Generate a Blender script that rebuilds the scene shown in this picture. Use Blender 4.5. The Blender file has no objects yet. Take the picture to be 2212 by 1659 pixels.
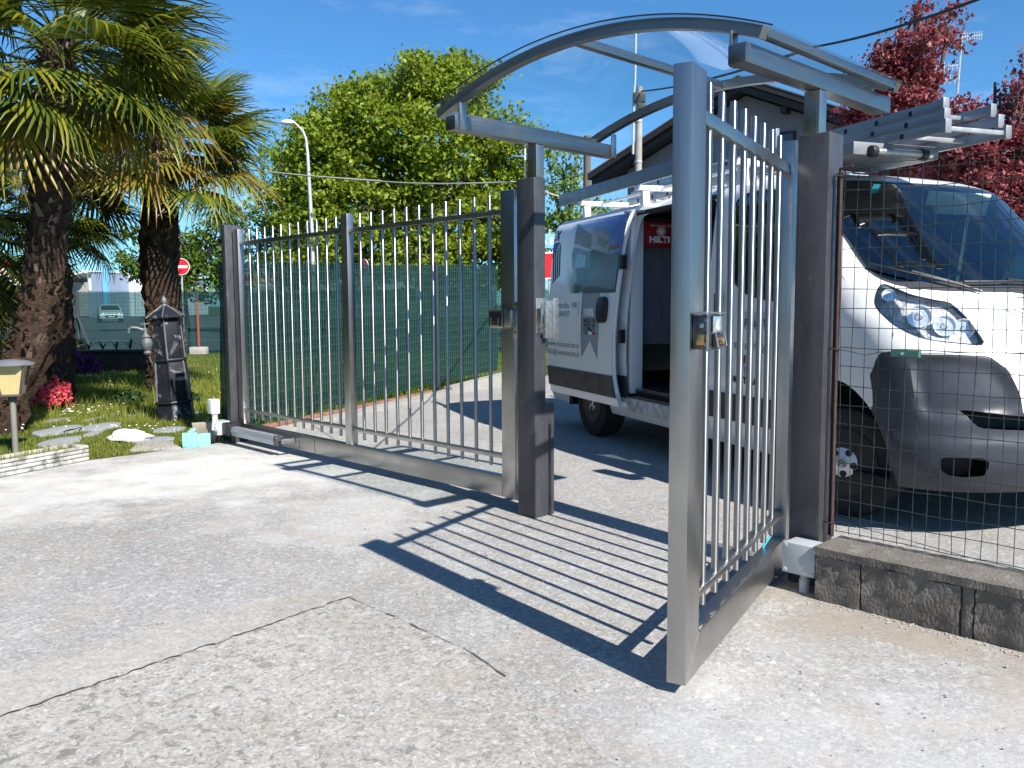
import bpy, bmesh, math, random
import numpy as np
from mathutils import Vector, Matrix
from math import sin, cos, radians, pi, sqrt, atan2, tan, atan
random.seed(7); RNG = np.random.default_rng(7)
S = bpy.context.scene
COL = S.collection

# ------------------------------------------------------------------ camera
FPX = 1850.0                       # focal length in pixels of a 2212 px wide picture
PITCH = atan(172.5/FPX); ROLL = 0.0057; CH = 1.30
fw = Vector((0, cos(PITCH), -sin(PITCH))); ri = Vector((1, 0, 0)); up = ri.cross(fw)
R_ = ri*cos(ROLL) - up*sin(ROLL); U_ = up*cos(ROLL) + ri*sin(ROLL)
cam = bpy.data.objects.new('camera', bpy.data.cameras.new('camera')); COL.objects.link(cam)
cam.data.sensor_width = 36; cam.data.lens = 36*FPX/2212; cam.data.clip_end = 3000; cam.data.clip_start = .05
cam.matrix_world = Matrix(((R_.x, U_.x, -fw.x, 0), (R_.y, U_.y, -fw.y, 0), (R_.z, U_.z, -fw.z, CH), (0, 0, 0, 1)))
S.camera = cam
S.render.resolution_x = 1024; S.render.resolution_y = 768

# ------------------------------------------------------------------ sky, sun, exposure
SUN_AZ, SUN_EL = 143.2, 42.3       # azimuth clockwise from +Y
W = bpy.data.worlds.new('World'); S.world = W; W.use_nodes = True
wn = W.node_tree.nodes; wl = W.node_tree.links; wn.clear()
sky = wn.new('ShaderNodeTexSky'); sky.sky_type = 'NISHITA'; sky.sun_disc = False
sky.sun_elevation = radians(SUN_EL); sky.sun_rotation = radians(SUN_AZ)
sky.air_density = 1.0; sky.dust_density = 0.3; sky.ozone_density = 2.2; sky.altitude = 300
tc = wn.new('ShaderNodeTexCoord'); mp = wn.new('ShaderNodeMapping'); mp.inputs['Scale'].default_value = (1.6, 2.2, 6.5)
mp.inputs['Location'].default_value = (3.1, .4, 1.2)
nz = wn.new('ShaderNodeTexNoise'); nz.inputs['Scale'].default_value = 2.3; nz.inputs['Detail'].default_value = 7; nz.inputs['Roughness'].default_value = .62
rp = wn.new('ShaderNodeMapRange'); rp.inputs[1].default_value = .52; rp.inputs[2].default_value = .80; rp.inputs[3].default_value = 0; rp.inputs[4].default_value = .24
mx = wn.new('ShaderNodeMixRGB'); mx.inputs[2].default_value = (11, 12.2, 13.6, 1)
tint = wn.new('ShaderNodeMixRGB'); tint.blend_type = 'MULTIPLY'; tint.inputs[0].default_value = 1; tint.inputs[2].default_value = (.50, .99, 1.36, 1)
bg = wn.new('ShaderNodeBackground'); bg.inputs['Strength'].default_value = .066
ow = wn.new('ShaderNodeOutputWorld')
wl.new(tc.outputs['Generated'], mp.inputs['Vector']); wl.new(mp.outputs[0], nz.inputs['Vector']); wl.new(nz.outputs['Fac'], rp.inputs[0])
wl.new(rp.outputs[0], mx.inputs[0]); wl.new(sky.outputs[0], tint.inputs[1]); wl.new(tint.outputs[0], mx.inputs[1]); wl.new(mx.outputs[0], bg.inputs[0]); wl.new(bg.outputs[0], ow.inputs[0])
sl = bpy.data.lights.new('sun', 'SUN'); sl.energy = 5.0; sl.angle = radians(.53); sl.color = (1, .955, .88)
so = bpy.data.objects.new('sun', sl); COL.objects.link(so)
sd = Vector((sin(radians(SUN_AZ))*cos(radians(SUN_EL)), cos(radians(SUN_AZ))*cos(radians(SUN_EL)), sin(radians(SUN_EL))))
so.rotation_euler = sd.to_track_quat('Z', 'Y').to_euler()
vs = S.view_settings; vs.view_transform = 'Standard'; vs.look = 'None'; vs.gamma = 1; vs.use_curve_mapping = False; vs.exposure = .84
S.cycles.max_bounces = 8; S.cycles.transparent_max_bounces = 24

# ------------------------------------------------------------------ mesh helpers
class MB:
    def __init__(s): s.v = []; s.f = []
    def add(s, vs, fs):
        n = len(s.v); s.v += [tuple(p) for p in vs]; s.f += [tuple(i+n for i in f) for f in fs]; return s
    def box(s, x0, x1, y0, y1, z0, z1):
        return s.add([(x0,y0,z0),(x1,y0,z0),(x1,y1,z0),(x0,y1,z0),(x0,y0,z1),(x1,y0,z1),(x1,y1,z1),(x0,y1,z1)],
                     [(0,3,2,1),(4,5,6,7),(0,1,5,4),(1,2,6,5),(2,3,7,6),(3,0,4,7)])
    def obox(s, c, ax, ay, az, sx, sy, sz):          # oriented box, full sizes
        c = Vector(c); ax = Vector(ax).normalized()*sx/2; ay = Vector(ay).normalized()*sy/2; az = Vector(az).normalized()*sz/2
        P = [c+ax*a+ay*b+az*d for d in (-1,1) for a,b in ((-1,-1),(1,-1),(1,1),(-1,1))]
        return s.add(P, [(0,3,2,1),(4,5,6,7),(0,1,5,4),(1,2,6,5),(2,3,7,6),(3,0,4,7)])
    def bar(s, p0, p1, w, h, upv=(0,0,1)):
        p0 = Vector(p0); p1 = Vector(p1); d = p1-p0; u = Vector(upv)
        if abs(d.normalized().dot(u)) > .98: u = Vector((1,0,0))
        a = d.cross(u).normalized(); b = a.cross(d).normalized()
        return s.obox((p0+p1)/2, d, a, b, d.length, w, h)
    def tube(s, pts, r, n=8, cap=True):
        pts = [Vector(p) for p in pts]; m = len(pts); rs = r if hasattr(r, '__len__') else [r]*m
        T = [(pts[min(i+1,m-1)]-pts[max(i-1,0)]).normalized() for i in range(m)]
        ref = Vector((0,0,1)) if abs(T[0].z) < .9 else Vector((1,0,0))
        a = T[0].cross(ref).normalized(); vs = []
        for i in range(m):
            a = (a - T[i]*a.dot(T[i])).normalized(); b = T[i].cross(a)
            for k in range(n):
                t = 2*pi*k/n; vs.append(pts[i]+(a*cos(t)+b*sin(t))*rs[i])
        fs = [(i*n+k, i*n+(k+1)%n, (i+1)*n+(k+1)%n, (i+1)*n+k) for i in range(m-1) for k in range(n)]
        if cap: fs += [tuple(range(n-1,-1,-1)), tuple(range((m-1)*n, m*n))]
        return s.add(vs, fs)
    def lathe(s, prof, n=24, c=(0,0,0), axis='z', a0=0):
        vs = []
        for r, h in prof:
            for k in range(n):
                t = 2*pi*k/n+a0; x, y = r*cos(t), r*sin(t)
                p = {'z': (x, y, h), 'y': (x, h, y), 'x': (h, x, y)}[axis]
                vs.append((p[0]+c[0], p[1]+c[1], p[2]+c[2]))
        m = len(prof)
        fs = [(i*n+k, i*n+(k+1)%n, (i+1)*n+(k+1)%n, (i+1)*n+k) for i in range(m-1) for k in range(n)]
        if prof[0][0] > 1e-6: fs.append(tuple(range(n-1,-1,-1)))
        if prof[-1][0] > 1e-6: fs.append(tuple(range((m-1)*n, m*n)))
        return s.add(vs, fs)
    def prism(s, poly, fn, d0, d1):                   # polygon extruded; fn(a,b,d)->xyz
        n = len(poly); vs = [fn(a,b,d0) for a,b in poly]+[fn(a,b,d1) for a,b in poly]
        return s.add(vs, [tuple(range(n-1,-1,-1)), tuple(range(n,2*n))]+[(i,(i+1)%n,n+(i+1)%n,n+i) for i in range(n)])
    def ball(s, c, r, n=10, m=7, sx=1, sy=1, sz=1):
        vs = []; fs = []
        for i in range(m+1):
            ph = pi*i/m
            for k in range(n):
                t = 2*pi*k/n; vs.append((c[0]+r*sx*sin(ph)*cos(t), c[1]+r*sy*sin(ph)*sin(t), c[2]+r*sz*cos(ph)))
        fs = [(i*n+k,(i+1)*n+k,(i+1)*n+(k+1)%n,i*n+(k+1)%n) for i in range(m) for k in range(n)]
        return s.add(vs, fs)

def finish(me, smooth, bevel):
    bm = bmesh.new(); bm.from_mesh(me)
    if bevel:
        bmesh.ops.remove_doubles(bm, verts=bm.verts, dist=1e-5)
        es = [e for e in bm.edges if len(e.link_faces) == 2 and e.calc_face_angle(0) > .5]
        bmesh.ops.bevel(bm, geom=es, offset=bevel, segments=2, profile=.6, affect='EDGES', clamp_overlap=True)
    bmesh.ops.recalc_face_normals(bm, faces=bm.faces)
    bm.to_mesh(me); bm.free()
    if smooth or bevel:
        me.shade_smooth()
        me.set_sharp_from_angle(angle=radians(38))

def obj(name, mb, m, parent=None, smooth=False, bevel=0, label=None, cat=None, group=None, kind=None, loc=None, rz=None, raw=False):
    if isinstance(mb, MB):
        me = bpy.data.meshes.new(name); me.from_pydata(mb.v, [], mb.f)
        if not raw: finish(me, smooth, bevel)
    else: me = mb
    if m is not None and not me.materials: me.materials.append(m)
    o = bpy.data.objects.new(name, me); COL.objects.link(o)
    if parent: o.parent = parent
    if loc is not None: o.location = loc
    if rz is not None: o.rotation_euler = (0, 0, rz)
    tag(o, label, cat, group, kind); return o
def tag(o, label=None, cat=None, group=None, kind=None):
    if label: o['label'] = label
    if cat: o['category'] = cat
    if group: o['group'] = group
    if kind: o['kind'] = kind
    return o
def thing(name, label, cat, loc=(0,0,0), rz=0, group=None):
    o = bpy.data.objects.new(name, None); COL.objects.link(o); o.location = loc; o.rotation_euler = (0,0,rz); o.empty_display_size = .2
    return tag(o, label, cat, group)
def kids(o): return [c for c in COL.objects if c.parent == o]
def same(o, loc=None, rot=None, parent=None):         # another copy sharing mesh data
    c = o.copy(); COL.objects.link(c)
    if parent: c.parent = parent
    if loc is not None: c.location = loc
    if rot is not None: c.rotation_euler = rot
    return c
def ray(x, y):                                        # direction through a pixel of the 2212 px wide picture
    d = fw*FPX + R_*(x-1106) + U_*(829.5-y); return d.normalized()
def at(x, y, Y):                                      # world point at forward distance Y
    d = ray(x, y); return Vector((0,0,CH)) + d*(Y/d.y)
def gnd(x, y, z=0):
    d = ray(x, y); return Vector((0,0,CH)) + d*((z-CH)/d.z)

# ------------------------------------------------------------------ material helpers
class NT:
    def __init__(s, name):
        s.m = bpy.data.materials.new(name); s.m.use_nodes = True; s.t = s.m.node_tree; s.t.nodes.clear()
        s.out = s.n('ShaderNodeOutputMaterial'); s.geo = None
    def n(s, typ, **kw):
        nd = s.t.nodes.new(typ)
        for k_, v_ in kw.items(): setattr(nd, k_, v_)
        return nd
    def l(s, a, b): s.t.links.new(a, b)
    def val(s, inp, v):
        if isinstance(v, bpy.types.NodeSocket): s.l(v, inp)
        else:
            try: inp.default_value = v
            except Exception: inp.default_value = (*v, 1)
    def pos(s, kind='Position'):
        if kind == 'Position':
            if not s.geo: s.geo = s.n('ShaderNodeNewGeometry')
            return s.geo.outputs['Position']
        return s.n('ShaderNodeTexCoord').outputs[kind]
    def map(s, vec, scale=(1,1,1), loc=(0,0,0), rot=(0,0,0)):
        m = s.n('ShaderNodeMapping'); s.l(vec, m.inputs[0]); m.inputs['Scale'].default_value = scale; m.inputs['Location'].default_value = loc; m.inputs['Rotation'].default_value = rot
        return m.outputs[0]
    def noise(s, vec, scale, detail=3, rough=.55, dist=0):
        t = s.n('ShaderNodeTexNoise'); s.l(vec, t.inputs['Vector']); t.inputs['Scale'].default_value = scale; t.inputs['Detail'].default_value = detail; t.inputs['Roughness'].default_value = rough; t.inputs['Distortion'].default_value = dist
        return t.outputs['Fac']
    def vor(s, vec, scale, out='Distance', feature='F1'):
        t = s.n('ShaderNodeTexVoronoi', feature=feature); s.l(vec, t.inputs['Vector']); t.inputs['Scale'].default_value = scale
        return t.outputs[out]
    def rng(s, v, a, b, c=0, d=1):
        r = s.n('ShaderNodeMapRange'); s.l(v, r.inputs[0])
        for i, q in enumerate((a,b,c,d)): r.inputs[i+1].default_value = q
        return r.outputs[0]
    def mix(s, f, a, b, mode='MIX'):
        m = s.n('ShaderNodeMixRGB', blend_type=mode); s.val(m.inputs[0], f); s.val(m.inputs[1], a); s.val(m.inputs[2], b); return m.outputs[0]
    def math(s, op, a, b=0):
        m = s.n('ShaderNodeMath', operation=op); s.val(m.inputs[0], a); s.val(m.inputs[1], b); return m.outputs[0]
    def bump(s, h, strength=.3, dist=.01, prev=None):
        b = s.n('ShaderNodeBump'); s.l(h, b.inputs['Height']); b.inputs['Strength'].default_value = strength; b.inputs['Distance'].default_value = dist
        if prev: s.l(prev, b.inputs['Normal'])
        return b.outputs[0]
    def bsdf(s, color, rough=.5, metal=0, spec=.5, normal=None, **kw):
        b = s.n('ShaderNodeBsdfPrincipled'); s.val(b.inputs['Base Color'], color); s.val(b.inputs['Roughness'], rough); s.val(b.inputs['Metallic'], metal)
        b.inputs['Specular IOR Level'].default_value = spec
        if normal is not None: s.l(normal, b.inputs['Normal'])
        for k_, v_ in kw.items(): s.val(b.inputs[k_.replace('_', ' ')], v_)
        return b
    def done(s, sh):
        s.l(sh.outputs[0] if hasattr(sh, 'outputs') else sh, s.out.inputs[0]); return s.m

def pm(name, col, rough=.5, metal=0, var=.15, vs_=6, bump=0, bs=60, spec=.5, coord='Object', stretch=(1,1,1), rvar=.1, coat=0, dirt=None, dist=.004):
    t = NT(name); p = t.map(t.pos(coord), stretch)
    n1 = t.noise(p, vs_, 5, .6)
    c = t.mix(t.rng(n1, .3, .7), [x*(1-var) for x in col], [min(x*(1+var), 1) for x in col])
    if dirt:
        c = t.mix(t.rng(t.noise(p, dirt[1], 6, .65), dirt[2], dirt[3]), c, dirt[0])
    r = t.rng(t.noise(p, vs_*2.3, 3), .3, .7, max(rough-rvar, .02), min(rough+rvar, 1))
    nr = t.bump(t.noise(p, bs, 4), bump, dist) if bump else None
    kw = {'Coat_Weight': coat, 'Coat_Roughness': .08} if coat else {}
    return t.done(t.bsdf(c, r, metal, spec, nr, **kw))
# ------------------------------------------------------------------ materials
def m_concrete(name, base, warm, lichen, agg=1.0, spots=.0, bleach=None):
    t = NT(name); p = t.pos()
    big = t.noise(p, .55, 6, .6, .3); mid = t.noise(p, 2.6, 6, .65); fine = t.noise(p, 42, 5, .7); grain = t.vor(p, 105, 'Color'); grain2 = t.vor(p, 46, 'Color')
    g = t.n('ShaderNodeSeparateColor'); t.l(grain, g.inputs[0]); g2 = t.n('ShaderNodeSeparateColor'); t.l(grain2, g2.inputs[0])
    c = t.mix(t.rng(mid, .32, .68), base, warm)
    c = t.mix(t.rng(big, .4, .66), c, t.mix(.38, c, (.11,.105,.095)))
    pt = t.math('MULTIPLY', t.rng(t.noise(p, 7.5, 6, .78, .6), .52, .66), t.rng(t.noise(p, .9, 3), .35, .62, .2, .75))
    c = t.mix(t.math('MULTIPLY', pt, .55), c, (.15,.145,.135))
    c = t.mix(t.rng(fine, .35, .65, 0, .5), t.mix(.25, c, (.10,.095,.09)), c)
    c = t.mix(t.math('MULTIPLY', t.rng(g.outputs[0], 0, 1, 0, .68), agg), c, t.mix(g.outputs[1], (.11,.105,.10), (.62,.60,.57)))
    c = t.mix(t.math('MULTIPLY', t.rng(g2.outputs[2], .55, 1, 0, .45), agg), c, t.mix(g2.outputs[1], (.16,.15,.145), (.70,.68,.65)))
    if spots:
        sp = t.noise(p, 22, 5, .78, .8); ms = t.noise(p, 1.1, 3)
        f = t.math('MULTIPLY', t.rng(sp, .525, .60), t.rng(ms, .34, .55, .25, spots))
        c = t.mix(f, c, lichen)
    if bleach:
        for cx, cy, rad, am, bc in bleach:
            dn = t.n('ShaderNodeVectorMath', operation='DISTANCE'); t.l(p, dn.inputs[0]); dn.inputs[1].default_value = (cx, cy, 0)
            f = t.math('MULTIPLY', t.rng(t.math('ADD', dn.outputs['Value'], t.rng(mid, .3, .7, -.45, .45)), rad, rad*.35), am); c = t.mix(f, c, bc)
    rust = t.math('MULTIPLY', t.rng(t.noise(p, 2.4, 6, .75, .5), .50, .72), .50)
    c = t.mix(rust, c, (.33,.27,.205))
    ck = t.math('MULTIPLY', t.rng(t.vor(t.mix(.12, p, t.n('ShaderNodeTexNoise').outputs['Color']), .42, 'Distance', 'DISTANCE_TO_EDGE'), 0, .0022, 1, 0), t.rng(t.noise(p, .8, 2), .55, .62))
    c = t.mix(t.math('MULTIPLY', ck, .55), c, (.10,.095,.09))
    nb = t.bump(fine, .55, .004, t.bump(g.outputs[0], .75*agg, .0035, t.bump(mid, .3, .02)))
    return t.done(t.bsdf(c, .93, 0, .25, nb))
M = {}
M['conc'] = m_concrete('concrete_yard', (.405,.398,.388), (.325,.318,.308), (.07,.07,.062), .75, bleach=((-2.4,6.7,1.5,.62,(.64,.63,.60)),(-3.4,5.9,1.3,.5,(.62,.61,.58)),(-1.0,5.2,.9,.3,(.6,.59,.57)),(1.5,3.55,.62,.55,(.24,.195,.145)),(2.0,2.9,.6,.5,(.26,.21,.16)),(1.0,2.1,1.1,.35,(.52,.51,.49))))
M['conc_slab'] = m_concrete('concrete_slab', (.49,.468,.43), (.41,.39,.352), (.14,.14,.125), .8, .78)
M['conc_strip'] = m_concrete('concrete_strip', (.47,.455,.42), (.40,.385,.355), (.1,.1,.09), .55, .2)
M['joint'] = pm('joint_dirt', (.065,.06,.05), .95, bump=.4)

def m_steel(name, col=(.60,.595,.585), rough=.30, ax=(1,1,1), stain=.5, blue=.0):
    t = NT(name); p = t.pos('Object')
    br = t.noise(t.map(p, ax), 1.0, 3, .6)
    big = t.noise(t.map(p, (1.4,1.4,1.1)), 2.0, 5, .6, .5)
    c = t.mix(t.rng(big, .36, .68), col, [x*(1-.30*stain) for x in col])
    c = t.mix(t.rng(br, .3, .7, 0, .22), c, (.42,.42,.42))
    r = t.math('ADD', t.rng(big, .3, .7, rough-.05, rough+.10), t.rng(br, .3, .7, -.05, .07))
    nb = t.bump(br, .12, .0008)
    return t.done(t.bsdf(c, r, 1.0, .5, nb))
M['steel_v'] = m_steel('brushed_steel_upright', (.46,.455,.45), .32, ax=(400, 400, 3), stain=.9)
M['steel_h'] = m_steel('brushed_steel_rail', (.43,.425,.42), ax=(3, 400, 400))
M['steel_y'] = m_steel('brushed_steel_beam', (.30,.29,.285), ax=(400, 3, 400), stain=.7)
def m_bar():
    t = NT('polished_steel_bar'); p = t.pos('Object'); n_ = t.noise(t.map(p, (8,8,2.2)), 3, 4, .6)
    tg = t.n('ShaderNodeTangent', direction_type='RADIAL', axis='Z')
    b = t.bsdf(t.mix(t.rng(n_, .3, .7), (.44,.42,.40), (.34,.33,.32)), t.rng(n_, .3, .7, .27, .36), 1.0, .5)
    b.inputs['Anisotropic'].default_value = .92; b.inputs['Anisotropic Rotation'].default_value = .25; t.l(tg.outputs[0], b.inputs['Tangent'])
    return t.done(b)
M['steel_tube'] = m_bar()
M['steel_lock'] = m_steel('stainless_lock_case', (.46,.45,.44), .32, (60,60,60), .3)
M['zinc'] = pm('zinc_plate', (.42,.42,.41), .42, .9, .2, 14)

def m_post(name):
    t = NT(name); p = t.pos('Object')
    n1 = t.noise(t.map(p, (3,3,1)), 4, 6, .7); n2 = t.noise(t.map(p, (30,30,9)), 2, 5, .75)
    c = t.mix(t.rng(n1, .3, .7), (.048,.048,.055), (.078,.078,.086))
    c = t.mix(t.rng(n2, .60, .74, 0, .6), c, (.22,.22,.23))
    red = t.math('MULTIPLY', t.rng(t.noise(p, 3.1, 5, .7, .4), .60, .67), t.rng(t.noise(p, 26, 3, .7), .38, .55))
    c = t.mix(t.math('MULTIPLY', red, .8), c, (.10,.018,.02))
    return t.done(t.bsdf(c, t.rng(n1, .3, .7, .30, .50), .25, .5, t.bump(n2, .15, .002)))
M['post'] = m_post('dark_painted_post')
M['black'] = pm('black_plastic', (.015,.015,.017), .45)
M['rubber'] = pm('tyre_rubber', (.018,.018,.019), .82, bump=.2)
M['grey_pl'] = pm('grey_plastic_box', (.38,.41,.43), .45, var=.05)
M['white_pl'] = pm('white_plastic_box', (.78,.78,.76), .4, var=.04)
M['blue_cable'] = pm('blue_cable', (.02,.42,.72), .4, var=.05)
M['brass'] = pm('brass', (.55,.34,.14), .3, 1)
M['white_st'] = pm('lock_cover_steel', (.75,.82,.86), .18, .85, .1)
M['rust'] = pm('rusty_iron', (.045,.022,.020), .85, 0, .4, 30, .4, 90)
M['wire_dark'] = pm('dark_green_wire', (.018,.032,.030), .55)
M['wire_green'] = pm('green_wire', (.02,.13,.085), .5)
M['wire_grey'] = pm('grey_wire', (.3,.3,.3), .5, .5)

def m_block():
    t = NT('rough_concrete_block'); p = t.pos()
    a = t.noise(p, 5, 6, .7, .4); b = t.noise(p, 75, 4, .7); w = t.vor(t.map(p, (1,1,.6)), 90, 'Distance')
    c = t.mix(t.rng(a, .35, .65), (.125,.112,.096), (.20,.182,.158))
    c = t.mix(t.rng(b, .35, .65, .0, .5), c, (.10,.09,.08))
    c = t.mix(t.rng(t.noise(p, 9, 4, .6), .58, .7, 0, .6), c, (.30,.285,.255))
    return t.done(t.bsdf(c, .96, 0, .2, t.bump(w, .55, .006, t.bump(b, .7, .005))))
M['block'] = m_block()

def m_glass(name, tint, refl=.12, rough=.02, dens=1.0, top=1.0):
    t = NT(name); lw = t.n('ShaderNodeLayerWeight'); lw.inputs['Blend'].default_value = .35
    tr = t.n('ShaderNodeBsdfTransparent'); tr.inputs[0].default_value = (*tint, 1)
    gl = t.n('ShaderNodeBsdfGlossy'); gl.inputs['Roughness'].default_value = rough; gl.inputs['Color'].default_value = (1,1,1,1)
    f = t.rng(lw.outputs['Fresnel'], 0.02, 1, refl, top)
    if top < 1: f = t.math('MULTIPLY', f, t.math('SUBTRACT', 1, t.n('ShaderNodeNewGeometry').outputs['Backfacing']))
    mx_ = t.n('ShaderNodeMixShader'); t.l(f, mx_.inputs[0]); t.l(tr.outputs[0], mx_.inputs[1]); t.l(gl.outputs[0], mx_.inputs[2])
    return t.done(mx_)
M['poly'] = m_glass('clear_polycarbonate', (.95,.985,.985), .035, .03, 0, .55)
M['glass'] = m_glass('tinted_car_glass', (.22,.30,.31), .10, .01)
M['lens'] = m_glass('clear_lens', (.93,.96,.97), .08, .01)
M['glass_dark'] = pm('dark_window_glass', (.02,.03,.04), .06, 0, .1, spec=.9)

# ------------------------------------------------------------------ gate frame of reference
GA = radians(43.9)
GO = Vector((.135, 5.11, 0)); GU = Vector((sin(GA), -cos(GA), 0)); GV = Vector((cos(GA), sin(GA), 0)); GRZ = atan2(GU.y, GU.x)
def G(u, v, z=0): return GO + GU*u + GV*v + Vector((0,0,z))

# ------------------------------------------------------------------ ground
def sheet(name, pts, z, m, kind='structure', cell=0, **kw):
    mb = MB(); mb.add([(x, y, z) for x, y in pts], [tuple(range(len(pts)))]); return obj(name, mb, m, kind=kind, raw=True, **kw)
def m_lawn(name, a, b, c3):
    t = NT(name); p = t.pos(); n1 = t.noise(p, 1.1, 5, .65, .5); n2 = t.noise(p, 24, 4, .7); n3 = t.noise(p, .35, 3)
    c = t.mix(t.rng(n1, .35, .65), a, b); c = t.mix(t.rng(n2, .35, .65, 0, .7), c, (.022,.045,.010)); c = t.mix(t.rng(n3, .52, .66, 0, .6), c, c3)
    return t.done(t.bsdf(c, .95, 0, .15, t.bump(n2, 1, .05)))
M['lawn'] = m_lawn('lawn_soil_and_grass', (.085,.13,.022), (.055,.095,.02), (.11,.10,.045))
M['field'] = m_lawn('far_ground', (.10,.13,.05), (.13,.13,.08), (.16,.15,.11))
M['asphalt'] = pm('asphalt', (.085,.085,.088), .9, 0, .25, 3, .5, 80, coord='Object')
sheet('ground', [(-900,-300),(900,-300),(900,1500),(-900,1500)], -.02, M['field'])
GB = [(-3.93,6.45),(-3.62,7.16),(-2.85,7.95),(-2.72,8.35),(-1.10,12.6),(-.05,14.6)]      # edge between garden and concrete
sheet('concrete_yard', [(-5.2,3.6),(-6,-8),(14,-8),(14,16.5),(1.2,16.5),(.6,15.5)] + GB[::-1][0:] , 0, M['conc'])
sheet('lawn', [(-40,5.0),(-6.2,5.0)] + GB + [(.6,15.5),(.9,25),(-40,25)], -.006, M['lawn'])
sheet('road', [(-80,25),(60,25),(60,47),(-80,47)], -.012, M['asphalt'])
# slab joints in the foreground
J = {k_: gnd(*k_) for k_ in ((-260,1508),(0,1440),(650,1275),(745,1278),(0,1548),(755,1292),(1000,1402),(1290,1612),(-260,1640))}
def jp(a, z): return (J[a].x, J[a].y, z)
def wob(a, b, n, amp, seed):
    r = random.Random(seed); a = Vector(a); b = Vector(b); d = (b-a); pr = Vector((-d.y, d.x, 0)).normalized(); o = []
    for i in range(n+1):
        t = i/n; o.append(a+d*t+pr*(r.uniform(-amp, amp)*(0 if i in (0, n) else 1)))
    return o
top_ = wob(jp((-260,1508),0), jp((650,1275),0), 40, .006, 1) + wob(jp((650,1275),0), jp((745,1278),0), 5, .004, 2)[1:]
bot_ = wob(jp((-260,1640),0), jp((755,1292),0), 60, .010, 3)
obj('cement_strip', MB().add([(p.x, p.y, .004) for p in top_+bot_[::-1]], [tuple(range(len(top_)+len(bot_)))]), M['conc_strip'], kind='structure', raw=True)
near_ = wob(jp((755,1292),0), jp((1000,1402),0), 14, .006, 4) + wob(jp((1000,1402),0), jp((1290,1612),0), 14, .010, 5)[1:]
e1 = gnd(1380, 1800); e2 = gnd(-260, 1800)
slab_ = [p+Vector((.0,-.007,0)) for p in bot_] + [p+Vector((-.004,-.004,0)) for p in near_[1:]] + [e1, Vector((e1.x,-4,0)), Vector((-4,-4,0))]
obj('concrete_slab', MB().add([(p.x, p.y, .0045) for p in slab_], [tuple(range(len(slab_)))]), M['conc_slab'], kind='structure', raw=True)
jt = MB()
for line, wd in ((bot_, .0030), (near_[:20], .0028)):
    for i in range(len(line)-1):
        a, b = line[i], line[i+1]; pr = Vector((-(b-a).y, (b-a).x, 0)).normalized()*wd*random.Random(i*7).choice((.35,.6,.9,1.3,2.0))
        jt.add([(p.x, p.y, .0062+.00001*i) for p in (a-pr, b-pr, b+pr, a+pr)], [(0,1,2,3)])
obj('slab_joint', jt, M['joint'], kind='structure', raw=True)
# loose grit on the concrete
gr = MB(); rg = random.Random(3)
for i in range(140):
    q = G(1.87+rg.random()*1.4, -.150-abs(rg.gauss(0,.035)), 0); r = rg.uniform(.002, .0075); gr.ball((q.x, q.y, r*.4), r, 5, 3, 1, rg.uniform(.6,1), .6)
for i in range(900):
    x = rg.uniform(-1.5, 2.4); y = rg.uniform(1.9, 5.5); r = rg.uniform(.0015, .005)*(1 if rg.random() < .93 else 1.8)
    gr.ball((x, y, .004+r*.4), r, 5, 3, 1, rg.uniform(.6,1), .6)
obj('loose_grit', gr, pm('grit', (.34,.33,.31), .9, var=.5, vs_=200), kind='stuff', raw=True)

# ------------------------------------------------------------------ gate posts
def post(label, u0, u1, v0, v1, z1, rust=0):
    r = thing('gate_post', label, 'gate post', G(u0, v0), GRZ, 'square gate posts')
    obj('post_tube', MB().box(0, u1-u0, 0, v1-v0, 0, z1), M['post'], r, bevel=.008)
    return r
P_mid = post('dark middle post between wide gate and open wicket, steel strike plate on it', -.147, 0, 0, .098, 2.044)
P_right = post('dark right-hand post standing against the block wall and wire fence', 1.655, 1.803, .008, .145, 2.044)
P_left = post('far left dark post at the garden end of the wide gate', -4.153, -4.073, .03, .20, 2.05)
obj('footing_box', MB().box(.02, .143, .100, .175, 0, .70), M['post'], P_mid, bevel=.004)
# strike plate on the mid post
sp = obj('strike_plate', MB().box(.1475, .1535, .008, .09, 1.125, 1.335), M['zinc'], P_mid, bevel=.001)
obj('strike_case', MB().box(.154, .192, .012, .048, 1.16, 1.275), M['steel_lock'], P_mid, bevel=.003)
obj('strike_angle', MB().box(.154, .182, .060, .125, 1.095, 1.320).box(.182, .190, .118, .165, 1.085, 1.335), M['zinc'], P_mid, bevel=.0015)
for z in (1.145, 1.30): obj('bolt', MB().lathe([(.0001,.007),(.007,.006),(.009,0)], 10, (.19,.05,z), 'x'), M['steel_lock'], P_mid, smooth=True)
obj('strike_slot', MB().box(.1921, .1935, .024, .036, 1.185, 1.235), M['black'], P_mid)

# ------------------------------------------------------------------ wide gate leaf
LG = thing('driveway_gate', 'wide stainless steel gate leaf with twenty-two round bars between the left and middle posts', 'gate', G(-4.055, .10), GRZ)
def lx(u): return u + 4.055
for a, b in ((-4.055,-3.955),(-2.222,-2.135),(-.397,-.272)):
    obj('stile', MB().box(lx(a), lx(b), 0, .062, .058 if a in (-4.055,-.397) else .194, 2.008), M['steel_v'], LG, bevel=.005)
obj('bottom_rail', MB().box(lx(-3.954), lx(-.398), .001, .061, .058, .192), M['steel_h'], LG, bevel=.003)
for a, b in ((-3.954,-2.223),(-2.134,-.398)):
    obj('top_rail', MB().box(lx(a), lx(b), .015, .047, 1.862, 1.895), M['steel_h'], LG, bevel=.002)
    obj('lower_rail', MB().box(lx(a), lx(b), .015, .047, .303, .335), M['steel_h'], LG, bevel=.002)
for u in (-2.95,-2.70): obj('weld_seam', MB().box(lx(u), lx(u)+.0025, -.0004, .001, .060, .190), M['black'], LG)
b0 = None
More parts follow.
